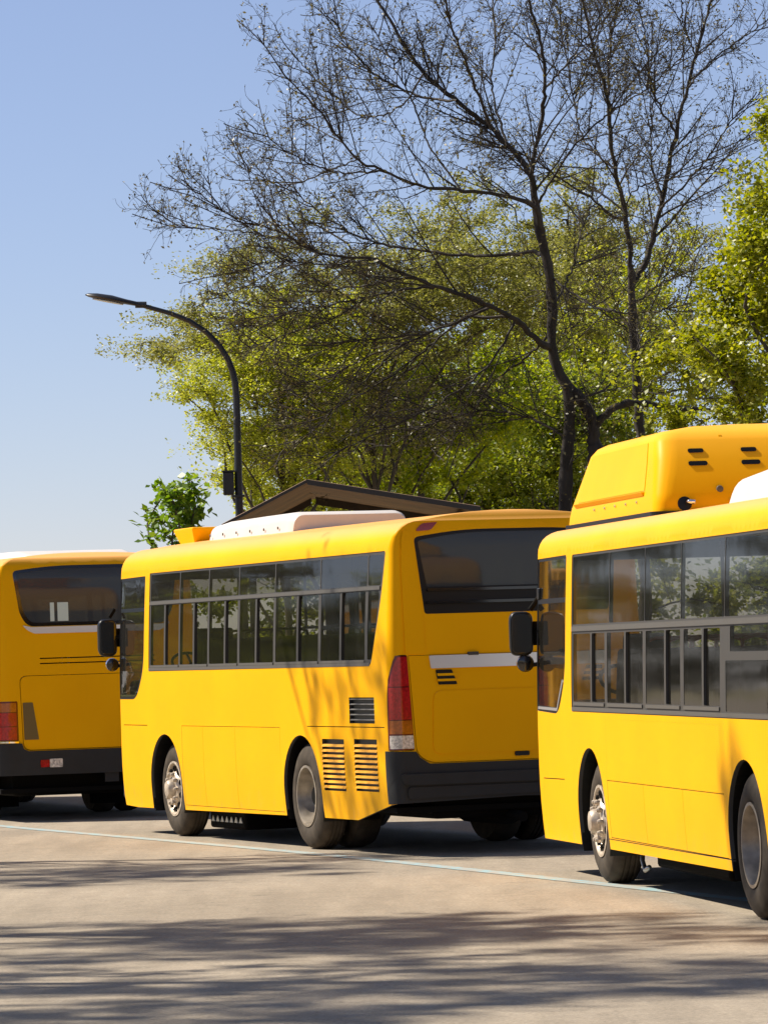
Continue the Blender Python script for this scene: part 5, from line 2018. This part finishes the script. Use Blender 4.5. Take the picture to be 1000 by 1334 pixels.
def leafy_tree(name, label, cx, cy, Y, rx, ry, rz, leaf, lsize, nleaf, seed, trunk_r=0.16, flat=1.0, clump=0.55, nclump=140, group=None, bark='bark_pale', cat='tree', droop=0.0, lobes=None, twig_dens=1.0, hollow=0.35, at_world=None, spray=0.62, lup=0.5, tlen=None):
    """tree with a tapered trunk, limbs reaching every leaf clump, and leaves gathered in clumps through the crown"""
    global rng
    rng = np.random.default_rng(seed)
    c = at_world if at_world is not None else at(cx, cy, Y)
    c = np.array(c)
    base = np.array([c[0]+rng.uniform(-0.2, 0.2), c[1], 0.0])
    root = empty(name, tuple(base))
    tag(root, label, cat, group)
    # clump centres
    lob = lobes or [(0, 0, 0, 1, 1, 1)]
    cents = []
    while len(cents) < nclump:
        lo = lob[rng.integers(len(lob))]
        d = rng.normal(size=3)
        d /= np.linalg.norm(d)
        r = (hollow+(1-hollow)*rng.random())**0.6 if hollow > 0 else rng.random()**0.4
        p = np.array([lo[0]+d[0]*r*lo[3], lo[1]+d[1]*r*lo[4], lo[2]+d[2]*r*lo[5]])
        wob = 1+0.18*math.sin(5*math.atan2(d[1], d[0])+seed)*math.cos(4*d[2]+seed)
        cents.append(c+p*np.array([rx, ry, rz])*wob)
    cents = np.array(cents)
    cents = cents[cents[:, 2] > 0.8]
    # trunk and limbs
    top = c+np.array([0, 0, rz*0.45])
    tz = max(0.8, c[2]-rz*0.8)
    tpts = [base, base+np.array([0.05, 0.05, tz*0.5]), np.array([base[0]*0.6+c[0]*0.4, c[1], tz]), c, top]
    TP = resample(tpts, 14)[None]
    TR = np.linspace(trunk_r, trunk_r*0.25, 14)[None]
    TR[0, 0] *= 1.3
    lp, lr = [], []
    nm = max(5, min(11, len(cents)//12))
    far = [int(rng.integers(len(cents)))]
    for _ in range(nm-1):                       # well spread leaders
        dd = np.min(np.linalg.norm(cents[:, None]-cents[far][None], axis=2), axis=1)
        far.append(int(np.argmax(dd)))
    pool = [TP[0, 5:]]
    rad_pool = [np.full(9, trunk_r*0.30)]
    for q_i in far:
        p = cents[q_i]
        f = np.clip(0.30+0.45*(p[2]-(c[2]-rz))/(2*rz), 0.28, 0.9)
        q = TP[0, int(f*13)]
        ln_ = np.linalg.norm(p-q)
        mids = [q+(p-q)*t+rng.normal(size=3)*0.10*ln_*np.array([1, 1, 0.6])+np.array([0, 0, 0.10*ln_*math.sin(PI*t)]) for t in (0.3, 0.65)]
        pl = resample([q]+mids+[p], 9)
        lp.append(pl)
        lr.append(np.linspace(trunk_r*0.34, 0.012, 9))
        pool.append(pl[2:])
        rad_pool.append(np.linspace(trunk_r*0.34, 0.012, 9)[2:])
    order = np.argsort(np.linalg.norm(cents-c, axis=1))
    for q_i in order:
        if q_i in far:
            continue
        p = cents[q_i]
        A_ = np.vstack(pool)
        Ra = np.concatenate(rad_pool)
        dist = np.linalg.norm(A_-p, axis=1)+np.maximum(0, A_[:, 2]-p[2])*0.6
        k_ = int(np.argmin(dist))
        q = A_[k_]
        ln_ = np.linalg.norm(p-q)
        mids = [q+(p-q)*t+rng.normal(size=3)*0.12*ln_ for t in (0.35, 0.7)]
        pl = resample([q]+mids+[p], 9)
        r0 = max(0.010, min(Ra[k_]*0.7, 0.03))
        lp.append(pl)
        lr.append(np.linspace(r0, 0.006, 9))
        pool.append(pl[4:])
        rad_pool.append(np.linspace(r0, 0.006, 9)[4:])
    LP, LR = np.array(lp), np.array(lr)
    S1, SR1 = spawn(LP, LR, 2.6*twig_dens, (0.4, 1.1), tlen or ((0.3, 0.8) if clump < 0.6 else (0.4, 1.1)), 4, 0.05, 0.3, 0.35, 0.5, 0.005, flat=flat)
    tree_parts(root, base, [[(TP, TR)], [(LP, LR)], [(S1, SR1)]], (10, 5, 3), (bark, bark, 'twig'))
    # leaves: half in the clumps, half along the twigs
    n1 = nleaf//2
    k = rng.integers(len(cents), size=n1)
    g3 = np.clip(rng.normal(size=(n1, 3)), -1.7, 1.7)*np.array([clump, clump, clump*spray*flat])
    csz = 0.5+0.8*rng.random(len(cents))
    pos1 = cents[k]+g3*csz[k][:, None]*0.62
    n2 = nleaf-n1
    if len(S1):
        j = rng.integers(len(S1), size=n2)
        u = 0.25+0.75*rng.random(n2)
        f = u*(S1.shape[1]-1)
        i0 = np.minimum(f.astype(int), S1.shape[1]-2)
        fr = (f-i0)[:, None]
        pos2 = S1[j, i0]*(1-fr)+S1[j, i0+1]*fr+rng.normal(size=(n2, 3))*0.05
        pos = np.vstack([pos1, pos2])
    else:
        pos = pos1
    pos = pos[pos[:, 2] > 0.3]
    pos[:, 2] -= droop*rng.random(len(pos))
    V, Fq = leaf_quads(pos, lsize, lup, 0.6)
    fast_mesh('crown', V-base, Fq, leaf, root)
    return root


G = 'leafy trees behind the buses'
leafy_tree('budding_tree', 'fine olive budding tree behind the long limbs of the leaning bare tree', 470, 395, 71, 3.5, 2.6, 1.45, 'leaf_olive', 0.052, 115000, 21, 0.085, 0.5, 0.62, 260, G, lobes=[(0, 0, 0, 1, 1, 1), (-0.4, 0, -0.35, 0.7, 0.8, 0.7), (0.45, 0, 0.15, 0.6, 0.8, 0.8)], twig_dens=1.8, hollow=0.1, spray=0.32, lup=0.9)
leafy_tree('yellowish_tree', 'yellow-green tree behind the street lamp pole with thin layered sprays', 368, 525, 69, 1.58, 1.8, 1.5, 'leaf_yellow', 0.052, 66000, 22, 0.085, 0.35, 0.55, 170, G, twig_dens=1.6, hollow=0.1, spray=0.5, lup=0.9)
leafy_tree('green_tree', 'bright green leafy tree above the brown shelter roof', 540, 520, 74, 2.4, 2.0, 1.25, 'leaf_bright', 0.080, 52000, 23, 0.10, 0.7, 0.5, 150, G, hollow=0.1)
leafy_tree('dark_green_tree', 'darker green tree low behind the two bare trunks', 690, 585, 78, 2.3, 2.0, 1.6, 'leaf_mid', 0.085, 42000, 24, 0.12, 0.8, 0.5, 130, G, hollow=0.1)
leafy_tree('green_tree', 'light green tree between the two bare trunks, behind them', 790, 470, 82, 2.8, 2.2, 2.0, 'leaf_yellow', 0.075, 46000, 25, 0.13, 0.8, 0.6, 160, G, hollow=0.1)
leafy_tree('yellowish_tree', 'yellow-green tree low behind the shelter roof, left of the green one', 430, 610, 80, 2.2, 2.0, 1.2, 'leaf_yellow', 0.070, 38000, 26, 0.10, 0.6, 0.45, 120, G, hollow=0.1)
leafy_tree('broadleaf_tree', 'tall leafy yellow-green tree cut by the right edge of the picture', 1010, 330, 57, 1.25, 1.6, 2.4, 'leaf_fresh', 0.075, 42000, 27, 0.15, 0.9, 0.34, 125, G,
           lobes=[(0.35, 0, -0.05, 0.85, 1, 0.85), (-0.40, 0, -0.54, 1.05, 0.9, 0.38), (0.15, 0, 0.45, 0.55, 0.7, 0.45), (0.0, 0, -0.1, 0.6, 0.8, 0.3)], hollow=0.2, twig_dens=1.4)
leafy_tree('olive_tree', 'sparse olive tree far behind the forked bare trunk', 740, 335, 88, 3.0, 2.0, 1.6, 'leaf_olive', 0.065, 48000, 28, 0.10, 0.7, 0.6, 140, G, twig_dens=1.4, hollow=0.05, spray=0.45)
leafy_tree('sapling', 'small bright green sapling left of the street lamp, above the bus gap', 234, 664, 60.5, 0.36, 0.4, 0.42, 'leaf_bush', 0.12, 950, 29, 0.035, 0.8, 0.20, 26, None, hollow=0.3, tlen=(0.08, 0.24), twig_dens=2.0)
leafy_tree('hedge_tree', 'low dark green tree far behind the shelter', 640, 640, 92, 4.3, 2.0, 1.7, 'leaf_mid', 0.11, 40000, 30, 0.15, 0.8, 0.5, 160, G, hollow=0.1)

# trees on the other side of the road: they shade the road and stand mirrored in the bus windows
GS = 'trees across the road'
shade = [(-7.3, 33.3, 9.5, 2.6), (-10.5, 33.5, 9.9, 2.7), (-6.9, 28.5, 9.5, 2.6), (-10.5, 28.1, 9.9, 2.7), (-13.9, 31.4, 9.5, 2.6), (-11.1, 43.3, 9.5, 2.4), (-6.7, 44.4, 8.2, 1.25)]
words = ['second tree from the camera, next to the road', 'third tree from the camera, set back', 'tree nearest to the camera next to the road', 'tree nearest to the camera set back from the road', 'farthest back of the near trees', 'tree opposite the front of the middle bus', 'slim tree opposite the rear of the middle bus']
for i, (x, y, z, r) in enumerate(shade):
    leafy_tree('roadside_tree', 'across the road, ' + words[i], 0, 0, 0, r, r, r*0.75, 'leaf_mid' if i % 2 else 'leaf_bright', 0.12, 6800 if i < 6 else 1000, 40+i, 0.13, 0.8, 0.40, 70, GS, at_world=(x, y, z), twig_dens=2.2, hollow=0.2, spray=0.35, lup=1.0)
hedge = [(t, -14.5-1.5*(k % 3), 2.4+0.4*(k % 2), 2.4+0.3*(k % 3)) for k, t in enumerate(range(14, 86, 8))]
ends = ['first', 'second', 'third', 'fourth', 'fifth', 'sixth', 'seventh', 'eighth', 'ninth', 'tenth', 'eleventh', 'twelfth', 'thirteenth']
for i, (t, off, z, r) in enumerate(hedge):
    p = along(t, off)
    leafy_tree('roadside_bush', ends[i] + ' tall bush from the camera in the hedge row across the road', 0, 0, 0, r*1.5, r, r, 'leaf_hedge' if i % 3 else 'leaf_mid', 0.22, 6500, 60+i, 0.12, 0.8, 0.6, 80, 'bushes across the road', at_world=(p[0], p[1], z), cat='bush', twig_dens=0.8, hollow=0.3)
for i in range(13):
    x = -46+i*5.0
    near = x > -14
    z, r = (3.6, 3.6) if not near else ((1.4, 1.5) if x < -2 else (2.3, 2.4))
    leafy_tree('hedge_bush', ends[i] + ' bush from the left in the belt at the end of the parking lane', 0, 0, 0, 3.2, 1.6, r, ('leaf_mid' if i % 2 else 'leaf_yellow') if x >= -2 else ('leaf_hedge' if i % 3 else 'leaf_mid'), 0.15 if x >= -2 else 0.20, 11000, 80+i, 0.10, 0.8, 0.6, 80, 'bushes at the end of the lane', at_world=(x, 96+2*math.sin(i*1.7), z), cat='bush', twig_dens=0.8, hollow=0.2)
